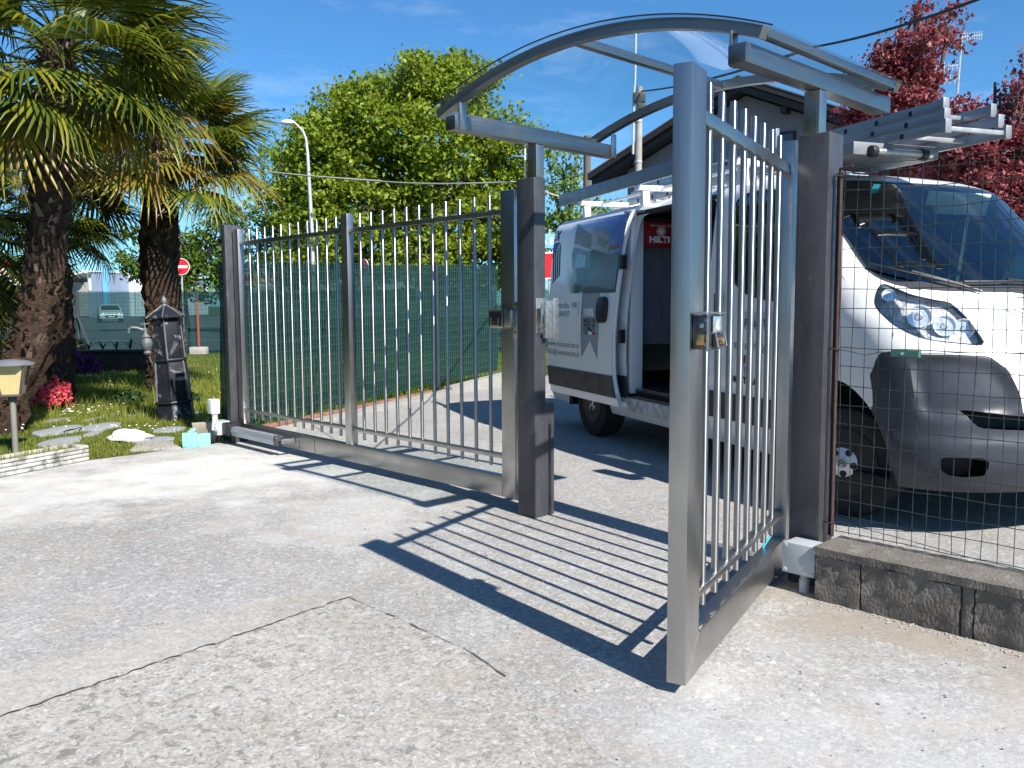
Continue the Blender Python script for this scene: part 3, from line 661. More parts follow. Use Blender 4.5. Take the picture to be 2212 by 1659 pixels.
for mir in (False, True):
    P = whole
    _, P = P.split(side_only(arch_f)); _, P = P.split(side_only(arch_r))
    if not mir: _, P = P.split(side_only(open_o))
    ws, P = P.split(front_only(FF(ws_o))); wg, wb = ws.split(front_only(lambda Q: np.maximum(FF(ws_o)(Q)+.022, 1.415-Q[:,2]-.0*Q[:,3])))
    if not mir: WSG, WSB = wg, wb
    hl, P = P.split(front_only(FF(hl_o)))
    hlg, hls = hl.split(FF(hl_o), -.006)
    side = dict(mirror=mir)
    h_ = vpart('headlight', hlg, M['lens'], push=.001, **side)
    vpart('headlight_seal', hls, M['seam'], parent=h_, **side)
    refl = Poly([q.copy() for q in hlg.p]); sgm = -1
    for q in refl.p: q[:, :2] -= np.array([.055, -.03])
    vpart('reflector', refl, M['hl_refl'] if 'hl_refl' in M else M.setdefault('hl_refl', pm('headlight_reflector', (.84,.86,.88), .35, .15, .45, 26, 1.0, 30, dist=.03)), parent=h_, **side)
    ys = 1 if mir else -1
    for lxx, lyy, lz, lr in ((.30,.885,1.335,.034),(.475,.835,1.215,.062),(.585,.765,1.165,.056),(.63,.675,1.15,.052)):
        dn = Vector((.80, ys*.55, .25)).normalized(); cpt = Vector((lxx-.005, ys*(lyy-.02), lz))
        mb = MB(); pr = [(.0001,-.3),(.30,-.28),(.62,-.12),(.92,.22),(1.0,.42),(1.07,.42),(1.07,.2)]
        mb.lathe([(a*lr, b*lr) for a, b in pr], 18); rt = dn.to_track_quat('Z', 'Y').to_matrix()
        mb.v = [tuple(cpt+rt@Vector(v)) for v in mb.v]; obj('lamp_bowl', mb, M['chrome'] if 'chrome' in M else M.setdefault('chrome', pm('chrome', (.86,.86,.86), .25, .6, .05, 30)), h_, smooth=True)
        mb = MB().ball((0,0,0), lr*.36, 10, 7); mb.v = [tuple(cpt+Vector(v)+dn*lr*.1) for v in mb.v]; obj('bulb', mb, M['lens'], h_, smooth=True)
    s_, P = P.split(fl([(35,1.06),(34.6,1.035)], .004))
    bp, P = P.split(front_only(FF(bump_o)))
    g1_, bp = bp.split(FF(gr_o)); f1_, bp = bp.split(FF(fog_o)); e1_, bp = bp.split(lambda Q: np.abs(FF(bump_o)(Q)), .005)
    vpart('bumper', bp, M['bumper'], **side)
    for gp in (g1_, f1_): 
        for q in gp.p: q[:, 0] -= .10
    vpart('lower_grille', g1_, M['seam'], **side); vpart('fog_recess', f1_, M['seam'], **side)
    g2_, P = P.split(front_only(FF(gr2_o)))
    vpart('grille', g2_, M['seam'], **side)
    sm, P = P.split(front_only(fl([(0,1.318),(20,1.326),(33,1.345),(42,1.372),(47,1.375)], .0035)))
    sm2, P = P.split(front_only(fl([(47,1.382),(39,1.362),(33.2,1.30),(33,1.22),(33.6,1.10),(34.6,1.02)], .0035)))
    sm3, P = P.split(fl([(65.2,1.165),(77,1.035)], .003))
    if mir: sm4, P = P.split(side_only(slf([(-1.30,.45),(-1.30,1.2),(-1.28,1.9),(-1.2,2.09),(-.7,2.12),(-.45,2.05),(-.1,1.62),(.13,1.30),(.16,1.0)], .003)))
    else: sm4, P = P.split(side_only(slf([(-1.31,.45),(-1.31,1.2),(-1.30,1.7),(-1.22,2.06),(-1.1,2.115),(-.7,2.12),(-.5,2.06),(-.28,1.80),(.06,1.42),(.13,1.28),(.14,.95)], .003)))
    dw, P = P.split(side_only(dwin_o)); dwg, dwb = dw.split(dwin_o, -.025)
    tr, P = P.split(side_only(trim_o))
    vpart('panel_seam', Poly(sm.p+sm2.p+sm3.p+sm4.p+s_.p+e1_.p), M['seam'], **side)
    vpart('door_glass', dwg, M['glass'], **side); vpart('door_glass_seal', dwb, M['seam'], **side)
    vpart('side_trim', tr, M['trim'], push=.006, **side)
    vpart('body', P, M['paint'], **side)
# windshield as one piece
full = Poly(WSG.p+[np.array([(a[0], -a[1], a[2], a[3]) for a in q[::-1]]) for q in WSG.p]); wso = vpart('windshield', full, M['glass'])
full = Poly(WSB.p+[np.array([(a[0], -a[1], a[2], a[3]) for a in q[::-1]]) for q in WSB.p]); vpart('windshield_surround', full, M['trim'])
# cowl and wipers
def fpt(th, z, off=0, sg=-1):
    w = ip(z, WZ); xf = ip(z, XF); L = ip(z, CL_); n = ip(z, NZ_); x0 = xf-L; t = radians(abs(th)); x = x0+L*max(cos(t),0)**(2/n); y = w*sin(t)**(2/n)*(-1 if th > 0 else 1)
    nn = Vector((cos(t)+.1, -sin(t)*(1 if th > 0 else -1)*.6, .75)).normalized()
    return Vector((x, y, z))+nn*off
for a, b, piv in (((55,1.505),(27,1.385),(20,1.345)), ((24,1.395),(-8,1.40),(-22,1.35))):
    pts = [fpt(a[0]+(b[0]-a[0])*t/8, a[1]+(b[1]-a[1])*t/8, .028) for t in range(9)]
    w_ = obj('wiper', MB().tube(pts, .008, 6), M['black'], VAN, smooth=True)
    obj('wiper_arm', MB().tube([fpt(*piv, .02), (fpt(*piv, .05)+pts[4])/2, pts[4]+Vector((.0,0,.012))], .007, 6), M['black'], w_, smooth=True)
# hood stripes decal
hd = MB()
for i in range(13):
    a = fpt(17-i*3.3, 1.252, .003); b = fpt(12.5-i*3.3, 1.205, .003); q = Vector((0,.004,0)); hd.add([a-q, a+q, b+q, b-q], [(0,1,2,3)])
obj('hood_stripes', hd, M['trim'], VAN, kind='stuff')
# interior of the cab
obj('dashboard', MB().box(-.25, .30, -.80, .80, 1.16, 1.30).box(-.35, -.251, -.78, .78, .8, 1.27), M['dash'], VAN, bevel=.05)
obj('instrument_hood', MB().lathe([(.22,0),(.21,.05),(.15,.09),(.0001,.10)], 20, (-.12,.42,1.30)), M['dash'], VAN, smooth=True)
sw = [(-.42+.05*cos(t), .42+.19*sin(t), 1.33+.17*cos(t)) for t in np.linspace(0, 2*pi, 25)]
obj('steering_wheel', MB().tube(sw, .014, 8, False).bar((-.37,.42,1.33),(-.46,.25,1.30),.03,.02).bar((-.37,.42,1.33),(-.42,.60,1.30),.03,.02), M['trim'], VAN, smooth=True)
for y in (-.42, .42):
    st = obj('seat_back', MB().obox((-.95,y,1.25), (.97,0,-.22), (0,1,0), (.22,0,.97), .13, .46, .72), M['dark_in'], VAN, bevel=.05)
    obj('headrest', MB().obox((-1.02,y,1.70), (.97,0,-.22), (0,1,0), (.22,0,.97), .10, .26, .18), M['dark_in'], st, bevel=.04)
SV = pm('sun_visor', (.52,.58,.52), .7)
obj('sun_visor', MB().obox((-.37,.33,1.965), (.30,0,.95), (0,1,0), (.95,0,-.3), .15, .56, .02), SV, VAN, bevel=.008)
obj('rear_view_mirror', MB().obox((-.30,-.05,1.90), (1,0,0), (0,1,0), (0,0,1), .03, .20, .075), M['black'], VAN, bevel=.01)
obj('windshield_sticker', MB().obox(fpt(17, 2.03, .004), (.55,0,.83), (0,1,0), (.83,0,-.55), .06, .055, .001), pm('cyan_sticker', (.02,.55,.60), .4), VAN)
obj('pillar_trim', MB().obox((-.62,.62,1.55), (1,0,0), (0,1,0), (.15,0,1), .06, .03, .7), SV, VAN)
# cargo bay
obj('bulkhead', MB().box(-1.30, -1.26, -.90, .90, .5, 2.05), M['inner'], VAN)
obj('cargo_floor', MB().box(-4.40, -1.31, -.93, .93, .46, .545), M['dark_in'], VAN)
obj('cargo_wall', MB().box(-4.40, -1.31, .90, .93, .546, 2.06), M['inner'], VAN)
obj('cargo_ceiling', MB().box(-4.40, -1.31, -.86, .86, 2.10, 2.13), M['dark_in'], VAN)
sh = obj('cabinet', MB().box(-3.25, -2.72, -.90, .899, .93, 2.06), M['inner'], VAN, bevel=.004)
hl_ = MB()
for z in np.arange(1.0, 1.8, .018):
    for y in (-.84, -.60): hl_.box(-2.7195, -2.7185, y-.003, y+.003, z-.004, z+.004)
obj('perforations', hl_, M['seam'], sh, kind='stuff')
obj('cabinet_edge', MB().box(-2.719, -2.695, -.90, -.875, .93, 2.06), M['grey_pl'], sh)
RED = pm('red_first_aid_box', (.26,.012,.02), .45, 0, .05)
fa = obj('first_aid_box', MB().box(-2.718, -2.60, -.872, -.47, 1.80, 2.02), RED, VAN, bevel=.012)
def text_mesh(body, size, bold=.0, shear=0.0, align='LEFT', fn=None, name='lettering', spacing=1.0):
    cu = bpy.data.curves.new('t', 'FONT'); cu.body = body; cu.size = size; cu.align_x = align; cu.offset = bold; cu.shear = shear; cu.space_character = spacing; cu.resolution_u = 3
    o = bpy.data.objects.new('t', cu); COL.objects.link(o); dg = bpy.context.evaluated_depsgraph_get(); dg.update()
    me = bpy.data.meshes.new_from_object(o.evaluated_get(dg)); bpy.data.objects.remove(o); bpy.data.curves.remove(cu)
    me.name = name
    for v in me.vertices: v.co = Vector(fn(v.co.x, v.co.y))
    return me
WH = pm('white_print', (.75,.75,.75), .5)
obj('lettering', text_mesh('HILTI', .072, .004, fn=lambda a, b: (-2.5985, -.80+a*1.25, 1.838+b)), WH, fa)
obj('small_print', text_mesh('PRONTO SOCCORSO', .022, fn=lambda a, b: (-2.5985, -.79+a*1.2, 1.975+b)), WH, fa)
cx_ = MB().box(-2.5992, -2.5985, -.70, -.66, 1.905, 1.965).box(-2.5990, -2.5983, -.713, -.647, 1.922, 1.948)
ringm = MB()
for i in range(28):
    t0, t1 = 2*pi*i/28, 2*pi*(i+1)/28
    ringm.add([(-2.5984, -.68+r_*sin(t), 1.935+r_*cos(t)) for r_, t in ((.046,t0),(.046,t1),(.040,t1),(.040,t0))], [(0,1,2,3)])
obj('white_cross', cx_, WH, fa); obj('ring_print', ringm, WH, fa, raw=True)
obj('plastic_bag', MB().ball((-2.14,-.66,.60), .16, 14, 8, 1.5, .9, .33), pm('blue_plastic_bag', (.16,.22,.42), .35), smooth=True, label='crumpled pale blue plastic bag lying on the van floor in the open side door', cat='bag')
bag = bpy.data.objects["plastic_bag"]
bag.matrix_world = Matrix.Translation(VO) @ Matrix.Rotation(VRZ, 4, 'Z')
wc = obj('white_cable', MB().tube([(-1.98,-.70,.60),(-2.0,-.68,.74),(-1.93,-.70,.80),(-1.84,-.72,.74),(-1.86,-.70,.62),(-1.78,-.74,.60),(-1.74,-.72,.80),(-1.66,-.70,.86),(-1.60,-.72,.78),(-1.62,-.72,.62)], .008, 7), WH, smooth=True, label='loose white cable standing in loops on the van floor', cat='cable')
wc.matrix_world = Matrix.Translation(VO) @ Matrix.Rotation(VRZ, 4, 'Z') @ Matrix.Translation((-.24,0,0))
# door opening frame, sill, pillar pieces
obj('door_step', MB().box(-2.60, -1.33, -1.0, -.70, .375, .40).box(-2.60, -1.33, -1.012, -.985, .35, .47), pm('scuffed_sill', (.45,.46,.48), .5, .2, .4, 14), VAN, bevel=.006)
obj('step_edge', MB().box(-2.56, -1.34, -.93, -.90, .52, .55), M['zinc'], VAN, bevel=.003)
obj('door_pillar', MB().box(-2.70, -2.585, -.985, -.86, .50, 2.06), M['paint'], VAN, bevel=.015)
obj('upper_door_track', MB().box(-2.60, -1.34, -.93, -.86, 2.065, 2.10), M['dark_in'], VAN, bevel=.003)
obj('roller_arm', MB().bar((-2.62,-1.03,2.09), (-2.42,-.90,2.09), .03, .02), M['zinc'], VAN)
obj('underbody', MB().box(-4.3, .45, -.78, .78, .26, .45), M['liner'], VAN)
obj('nose_sun_blocker', MB().prism([(x, y) for x, y, z, th in [tuple(q) for q in row(.29)[:60]] if x > .1]+[(x, -y) for x, y, z, th in [tuple(q) for q in row(.29)[:60]][::-1] if x > .1], lambda a, b, d: (a*.97, b*.95, d), .275, .30), M['liner'], VAN)  # unseen plate added to block sun leaking under the nose
for x, y0, y1 in ((0,-.99,-.60),(0,.60,.99),(-3.45,-.99,-.60),(-3.45,.60,.99)):
    n = 24; mb = MB(); rr = .49 if x == 0 else .465
    for i in range(n):
        a0, a1 = -.25+(pi+.5)*i/n, -.25+(pi+.5)*(i+1)/n
        mb.add([(x+rr*cos(a), y, .38+rr*sin(a)) for a, y in ((a0,y0),(a1,y0),(a1,y1),(a0,y1))], [(0,1,2,3)])
    yi = y1 if y0 < 0 else y0
    mb.add([(x+rr*cos(-.25+(pi+.5)*i/n), yi, .38+rr*sin(-.25+(pi+.5)*i/n)) for i in range(n+1)], [tuple(range(n+1))])
    obj('wheel_arch', mb, M['liner'], VAN, raw=True)
# wheels
TYRE = [(.205,-.10),(.235,-.112),(.29,-.115),(.325,-.105),(.338,-.08),(.34,0),(.338,.08),(.325,.105),(.29,.115),(.20,.10)]
RIMM = pm('steel_rim', (.025,.025,.028), .5, .5)
CAPM = pm('hubcap_silver', (.62,.63,.64), .35, .35, .06, 5)
def wheel(x, y, out, turn=0):
    w = obj('wheel', MB().lathe(TYRE, 40, (0,0,0), 'y'), M['rubber'], VAN, smooth=True, loc=(x, y, .34), rz=turn)
    grv = MB()
    for yy in (-.05, 0, .05): grv.lathe([(.3385,yy-.006),(.3412,yy-.005),(.3412,yy+.005),(.3385,yy+.006)], 40, (0,0,0), 'y')
    k_ = out
    obj('rim', MB().lathe([(.205,k_*.108),(.195,k_*.10),(.185,k_*.075),(.13,k_*.06),(.12,k_*.075),(.0001,k_*.075)] if 1 else [], 36, (0,0,0), 'y'), RIMM, w, smooth=True)
    cp = MB(); n = 60
    holes = [(.068*cos(a), .068*sin(a)) for a in [2*pi*i/5-.23 for i in range(5)]]
    cp.lathe([(.122,k_*.080),(.120,k_*.096),(.108,k_*.106),(.05,k_*.112),(.042,k_*.118),(.0001,k_*.121)], 36, (0,0,0), 'y')
    c_ = obj('hubcap', cp, CAPM, w, smooth=True)
    for hx_, hz_ in holes: obj('bolt_hole', MB().lathe([(.0205,k_*.1060),(.0205,k_*.1125),(.0001,k_*.1126)], 18, (hx_,0,hz_), 'y'), M['seam'], c_)
    obj('centre_disc', MB().lathe([(.036,k_*.117),(.034,k_*.1205),(.0001,k_*.1215)], 20, (0,0,0), 'y'), M['grey_pl'], c_, smooth=True)
    for q in (.008, -.010): obj('chevron_emblem', MB().tube([(-.022,k_*.1225,q-.010),(0,k_*.1225,q+.010),(.022,k_*.1225,q-.010)], .0035, 5), M['trim'], c_)
    for i in range(10):
        a = 2*pi*i/10; obj('vent_hole', MB().lathe([(.013,k_*.0825),(.013,k_*.0845),(.0001,k_*.0846)], 10, (.157*cos(a),0,.157*sin(a)), 'y'), M['seam'], w)
    return w
wheel(0, -.845, -1, .52); wheel(0, .845, 1, .52); wheel(-3.45, -.845, -1); wheel(-3.45, .845, 1)
# door mirrors
for ys in (-1, 1):
    mr = obj('door_mirror', MB().box(-.06, .06, ys*1.10-.07, ys*1.10+.07, 1.36, 1.72), M['trim'], VAN, bevel=.03)
    obj('mirror_arm', MB().bar((-.02, ys*.97, 1.42), (-.01, ys*1.04, 1.45), .08, .06), M['trim'], mr)
    obj('mirror_glass', MB().box(-.066, -.0605, ys*1.10-.058, ys*1.10+.058, 1.39, 1.70), M['chrome'], mr)
obj('door_handle', MB().box(-1.20, -1.115, -1.045, -1.018, 1.20, 1.37), M['black'], VAN, bevel=.012)

# sliding door standing open along the side
def dsf(x, z, off=.10): return (x, -(ip(z, WZ)+off), z)
DOOR_F = [(.385,-2.60),(.46,-2.635),(.70,-2.685),(1.0,-2.675),(1.4,-2.645),(1.8,-2.60),(2.08,-2.53),(2.15,-2.50)]
def grid_panel(x0f, x1f, z0, z1, off, nx=10, nz=26):
    mb = MB(); zs_ = [z0+(z1-z0)*i/nz for i in range(nz+1)]
    for z in zs_:
        for i in range(nx+1):
            x = x0f(z)+(x1f(z)-x0f(z))*i/nx; mb.v.append(dsf(x, z, off))
    mb.f = [(i*(nx+1)+j, i*(nx+1)+j+1, (i+1)*(nx+1)+j+1, (i+1)*(nx+1)+j) for i in range(nz) for j in range(nx)]
    return mb
xf_ = lambda z: ip(z, DOOR_F); xr_ = lambda z: -4.17
def slab(z0, z1, o0, o1, m, name, parent, x0=xr_, x1=xf_, nx=8, nz=20):
    a = grid_panel(x0, x1, z0, z1, o0, nx, nz); b = grid_panel(x0, x1, z0, z1, o1, nx, nz); n = len(a.v); mb = MB(); mb.v = a.v+b.v
    mb.f = [tuple(reversed(f)) for f in a.f]+[tuple(i+n for i in f) for f in b.f]; W_ = nx+1
    for i in range(nz): mb.f += [(i*W_, (i+1)*W_, n+(i+1)*W_, n+i*W_), (i*W_+nx, n+i*W_+nx, n+(i+1)*W_+nx, (i+1)*W_+nx)]
    for j in range(nx): mb.f += [(j, n+j, n+j+1, j+1), (nz*W_+j, nz*W_+j+1, n+nz*W_+j+1, n+nz*W_+j)]
    return obj(name, mb, m, parent, smooth=True)
SD = slab(.455, 2.15, .055, .10, M['paint'], 'sliding_door', VAN, nz=34)
slab(.385, .452, .06, .098, M['paint'], 'door_skirt', SD, nz=2)
slab(.462, .655, .1005, .112, M['trim'], 'door_trim', SD, nz=3)
hd_ = obj('door_handle', MB().prism(crm([(-2.945,1.16),(-2.945,1.33),(-2.86,1.362),(-2.775,1.33),(-2.775,1.16),(-2.86,1.125)], 5), lambda a, b, d: dsf(a, b, d), .1005, .135), M['black'], SD, bevel=.008)
obj('door_latch', MB().box(-2.61, -2.555, -1.09, -1.04, 1.60, 1.72).box(-2.64, -2.60, -1.08, -1.03, .95, 1.07), M['black'], SD, bevel=.004)
obj('door_strip_seal', MB().tube([dsf(xf_(z)+.004, z, .075) for z in np.linspace(.5, 2.1, 24)], .012, 8), M['paint'], SD, smooth=True)
def decal(name, poly, m, off, parent=SD, n=None):
    P = [np.array([(x, 0, z, 0.) for x, z in poly])]; pz = [p[1] for p in poly]; pl = Poly(P); out = []
    z = min(pz)
    cur = pl
    for zc in np.arange(min(pz)+.03, max(pz), .03):
        a, cur = cur.split(lambda Q, zc=zc: Q[:, 2]-zc); out += a.p
    out += cur.p; mb = MB()
    for q in out: mb.add([dsf(a[0], a[2], off) for a in q], [tuple(range(len(q)))])
    return obj(name, mb, m, parent, raw=True)
def tri(poly):                                         # ear clip through bmesh so concave shapes stay right
    bm = bmesh.new(); vs = [bm.verts.new((x, 0, z)) for x, z in poly]; bm.faces.new(vs); bmesh.ops.triangulate(bm, faces=bm.faces)
    r_ = [[(v.co.x, v.co.z) for v in f.verts] for f in bm.faces]; bm.free(); return r_
def decal2(name, poly, m, off, parent=SD):
    mb = MB()
    for t_ in tri(poly):
        cur = Poly([np.array([(x, 0, z, 0.) for x, z in t_])])
        zz = [p[1] for p in t_]; out = []
        for zc in np.arange(min(zz)+.03, max(zz), .03):
            a, cur = cur.split(lambda Q, zc=zc: Q[:, 2]-zc); out += a.p
        for q in out+cur.p: mb.add([dsf(a[0], a[2], off) for a in q], [tuple(range(len(q)))])
    return obj(name, mb, m, parent, raw=True)
def m_print(name, c0, c1, axis=0, a=-3.8, b=-2.6, nse=0, ns=14, c2=None, fade=None, dirt=None):
    t = NT(name); p = t.pos('Object'); s_ = t.n('ShaderNodeSeparateXYZ'); t.l(p, s_.inputs[0])
    f = t.rng(s_.outputs[axis], a, b); c = t.mix(f, c0, c1)
    if nse: c = t.mix(t.math('MULTIPLY', t.rng(t.noise(p, ns, 5, .7), .42, .62), nse), c, c2)
    if fade:
        w = t.math('ADD', s_.outputs[0], t.rng(t.noise(p, 9, 4), .3, .7, -.07, .07)); c = t.mix(t.rng(w, fade[0], fade[1]), (.78,.78,.79), c)
    return t.done(t.bsdf(c, .32, 0, .5, None, Coat_Weight=.4))
sky_p = [(-3.703,2.092),(-3.21,2.09),(-2.765,2.085),(-2.54,2.075),(-2.60,1.80),(-2.65,1.396),(-3.301,1.398),(-3.62,1.40),(-3.80,1.5),(-3.80,1.8)]
vp = decal2('villa_print', sky_p, m_print('print_sky', (.45,.62,.78), (.015,.075,.36), 0, -3.6, -2.75, .25, 5, (.25,.42,.65), (-3.72,-3.45)), .1012)
g_lt = m_print('print_wall', (.33,.38,.42), (.20,.24,.29), 0, -3.6, -2.9); g_md = m_print('print_wall_shade', (.15,.18,.20), (.10,.13,.15)); g_wh = m_print('print_parapet', (.45,.50,.54), (.40,.45,.5))
g_win = m_print('print_window', (.16,.24,.28), (.10,.16,.2), nse=.5, ns=30, c2=(.05,.07,.08)); g_win3 = m_print('print_big_window', (.22,.40,.48), (.15,.32,.4), nse=.4, ns=20, c2=(.3,.4,.42))
g_dk = m_print('print_shadow', (.008,.009,.008), (.016,.014,.012), nse=.4, ns=25, c2=(.04,.04,.03)); g_hd = m_print('print_hedge', (.02,.04,.012), (.03,.05,.015), nse=.8, ns=45, c2=(.004,.01,.004), fade=(-3.75,-3.50))
g_dr = m_print('print_driveway', (.075,.03,.028), (.045,.015,.016), nse=.5, ns=30, c2=(.10,.055,.05)); g_bs = m_print('print_bush', (.12,.14,.12), (.07,.09,.06), nse=.9, ns=60, c2=(.015,.025,.012)); g_tr = m_print('print_tiles', (.28,.05,.02), (.2,.04,.02))
for i, (nm, pts, mt) in enumerate((('print_wall', [(-3.616,1.852),(-3.226,1.788),(-3.228,1.64),(-3.621,1.639),(-3.659,1.753)], g_md),
    ('print_wall', [(-3.624,2.072),(-3.238,1.948),(-3.215,1.807),(-3.633,1.88)], g_md),
    ('print_parapet', [(-3.69,2.088),(-3.60,2.088),(-3.246,1.977),(-3.233,1.957),(-3.624,2.069)], g_wh),
    ('print_wall', [(-3.174,2.033),(-2.854,1.899),(-2.838,1.781),(-2.852,1.743),(-3.175,1.803),(-3.213,1.797),(-3.243,1.977)], g_lt),
    ('print_window', [(-3.524,1.963),(-3.301,1.9),(-3.3,1.835),(-3.534,1.88)], g_win), ('print_window', [(-3.098,1.927),(-2.876,1.855),(-2.898,1.797),(-3.089,1.844)], g_win),
    ('print_balcony', [(-3.619,1.893),(-3.213,1.804),(-3.226,1.79),(-3.616,1.854),(-3.658,1.76),(-3.658,1.821)], g_wh),
    ('print_window', [(-3.534,1.79),(-3.305,1.757),(-3.307,1.65),(-3.573,1.647)], g_win3),
    ('print_shadow', [(-3.226,1.788),(-3.175,1.805),(-2.852,1.742),(-2.63,1.749),(-2.63,1.612),(-2.944,1.58),(-3.221,1.59)], g_dk),
    ('print_hedge', [(-3.772,1.635),(-3.22,1.639),(-2.921,1.621),(-3.192,1.56),(-3.24,1.459),(-3.43,1.405),(-3.617,1.405),(-3.70,1.5)], g_hd),
    ('print_driveway', [(-3.192,1.574),(-2.921,1.622),(-2.64,1.624),(-2.655,1.399),(-3.35,1.399),(-3.224,1.478)], g_dr),
    ('print_bush', [(-3.211,1.587),(-2.944,1.634),(-2.925,1.599),(-3.096,1.545),(-3.177,1.489),(-3.305,1.42),(-3.42,1.415),(-3.377,1.481),(-3.225,1.504)], g_bs),
    ('print_tiles', [(-2.844,1.809),(-2.767,1.826),(-2.66,1.807),(-2.66,1.788),(-2.838,1.784)], g_tr))):
    decal2(nm, pts, mt, .1018+.0004*i, vp)
INK = pm('dark_print', (.03,.035,.05), .5); BL = pm('blue_print', (.02,.06,.35), .45); BKP = pm('black_print', (.012,.012,.013), .5)
decal2('logo_block', [(-4.165,1.925),(-3.99,1.93),(-4.10,1.84),(-4.165,1.77)], BL, .1015)
for i, q in enumerate(([(-3.995,1.895),(-3.968,1.915),(-3.925,1.58),(-3.955,1.58)], [(-4.045,1.865),(-4.018,1.885),(-3.975,1.565),(-4.005,1.555)], [(-4.095,1.835),(-4.068,1.855),(-4.022,1.545),(-4.052,1.53)], [(-4.148,1.805),(-4.118,1.825),(-4.070,1.525),(-4.100,1.505)])): decal2('logo_stripe', q, BKP, .1022)
dt = lambda x0, z0, sx=1.0: (lambda a, b: dsf(x0+a*sx, z0+b, .1020))
for s_, sz, x0, z0, m_, kw in (('IM', .135, -4.165, 1.955, BKP, dict(bold=.006, shear=.25)), ('via Vernicalza, 100', .082, -3.44, 1.262, INK, dict(align='RIGHT')), ('tel. 0331 204397', .082, -3.61, 1.172, INK, dict(align='RIGHT')),
        ('www.nuovaocim.it', .088, -3.375, .868, INK, dict(align='RIGHT')), ('info@nuovaocim.it', .088, -3.375, .785, INK, dict(align='RIGHT'))):
    obj('lettering', text_mesh(s_, sz, kw.get('bold', -.0008), kw.get('shear', 0), kw.get('align', 'LEFT'), dt(x0, z0, 1.22 if s_ != 'IM' else 1.0)), m_, SD)
decal2('text_rule', [(-3.405,1.185),(-3.400,1.185),(-3.400,1.335),(-3.405,1.335)], BL, .1015)
rb = decal2('grey_ribbon', [(-3.345,1.398),(-2.955,1.396),(-2.945,1.2),(-2.945,1.03),(-2.975,.786),(-3.128,.954),(-3.33,.78),(-3.308,1.091)], pm('ribbon_grey', (.26,.29,.33), .4), .1013)
obj('lettering', text_mesh('100%', .10, .003, fn=dt(-3.285, 1.185, 1.03)), WH, rb)
obj('lettering', text_mesh('MADE IN', .066, .002, fn=dt(-3.285, 1.118, 1.02)), BKP, rb)
obj('lettering', text_mesh('ITALY', .088, .004, fn=dt(-3.275, 1.048, 1.08)), BKP, rb)
for i, c_ in enumerate(((.03,.14,.07), (.75,.75,.75), (.55,.03,.03))): decal2('flag_band', [(-3.25+.08*i,1.012),(-3.17+.08*i,1.012),(-3.17+.08*i,1.038),(-3.25+.08*i,1.038)], pm('flag_print', c_, .4), .1022, rb)
# lettering on the front door and front wing, seen between the wicket bars
bs_ = lambda x0, z0, sx=1.1: (lambda a, b: (x0+a*sx, -(ip(z0+b, WZ)+.0025), z0+b))
PG = pm('pale_print', (.45,.48,.52), .4); BI = pm('blue_ink', (.05,.12,.25), .4)
obj('lettering', text_mesh('per reti e rivage', .085, .0, .3, fn=bs_(-1.16, .985)), BI, VAN)
lb = MB(); 
for z0_, z1_ in ((1.12,1.16),(1.16,1.20),(1.20,1.24)): lb.add([(-.93,-(ip(z0_,WZ)+.0015),z0_),(-.50,-(ip(z0_,WZ)+.0015),z0_),(-.50,-(ip(z1_,WZ)+.0015),z1_),(-.93,-(ip(z1_,WZ)+.0015),z1_)], [(0,1,2,3)])
obj('pale_panel', lb, PG, VAN, raw=True)
obj('lettering', text_mesh('INFERIATE', .07, .002, fn=lambda a, b: (-.92+a, -(ip(1.14+b, WZ)+.003), 1.14+b)), INK, VAN)
obj('lettering', text_mesh('MOTTURA', .062, .004, fn=bs_(-.99, .745, 1.0)), BKP, VAN)
rdm = MB().add([bs_(0,0,1)(-.86,.94), bs_(0,0,1)(-.82,.94), bs_(0,0,1)(-.82,.90), bs_(0,0,1)(-.835,.87), bs_(0,0,1)(-.85,.87), bs_(0,0,1)(-.86,.90)], [(0,1,2,3,4,5)])
obj('red_mark', rdm, RED, VAN, raw=True)
for x in (-.865, -.84, -.82): obj('black_mark', MB().add([bs_(0,0,1)(x,.865), bs_(0,0,1)(x+.008,.865), bs_(0,0,1)(x+.008,.80), bs_(0,0,1)(x,.80)], [(0,1,2,3)]), BKP, VAN, raw=True)
# roof rack
rk = obj('roof_rack', MB().box(-4.46, -.75, -.872, -.842, 2.345, 2.465), pm('blue_grey_rack_board', (.19,.235,.295), .45, .3, .06, 3), VAN, bevel=.003)
obj('rack_board', MB().box(-4.46, -2.0, .842, .872, 2.345, 2.465), rk.data.materials[0], rk, bevel=.003)
WR = pm('white_rack_tube', (.70,.72,.74), .4)
for x in (-3.95, -2.72, -1.25):
    cb = obj('crossbar', MB().box(x-.035, x+.035, -.87, .87 if x < -2 else .35, 2.30, 2.345), WR, rk, bevel=.008)
    for y in ((-.78, .78) if x < -2 else (-.78,)): obj('rack_foot', MB().prism([(-.03,2.13),(.035,2.13),(.02,2.30),(-.012,2.30)], lambda a, b, d: (x+a*1.2, y+d, b), -.035, .035), WR, cb, bevel=.006)
for y in (-.62, -.30, .3, .62): obj('rack_rail', MB().tube([(-4.3,y,2.325),(-1.3 if y < .3 else -2.6,y,2.325)], .014, 8), WR, rk, smooth=True)
obj('load_panel', MB().box(-.75, -.16, -.74, -.06, 2.205, 2.285), pm('grey_load_panel', (.19,.20,.22), .5), rk, bevel=.01)
obj('front_roller', MB().lathe([(.024,-.60),(.024,-.22)], 14, (-.14,0,2.225), 'y'), M['zinc'], rk, smooth=True)
for y in (-.61, -.21): obj('roller_cap', MB().lathe([(.036,y-.02),(.038,y),(.036,y+.02)], 14, (-.14,0,2.225), 'y'), M['black'], rk, smooth=True)
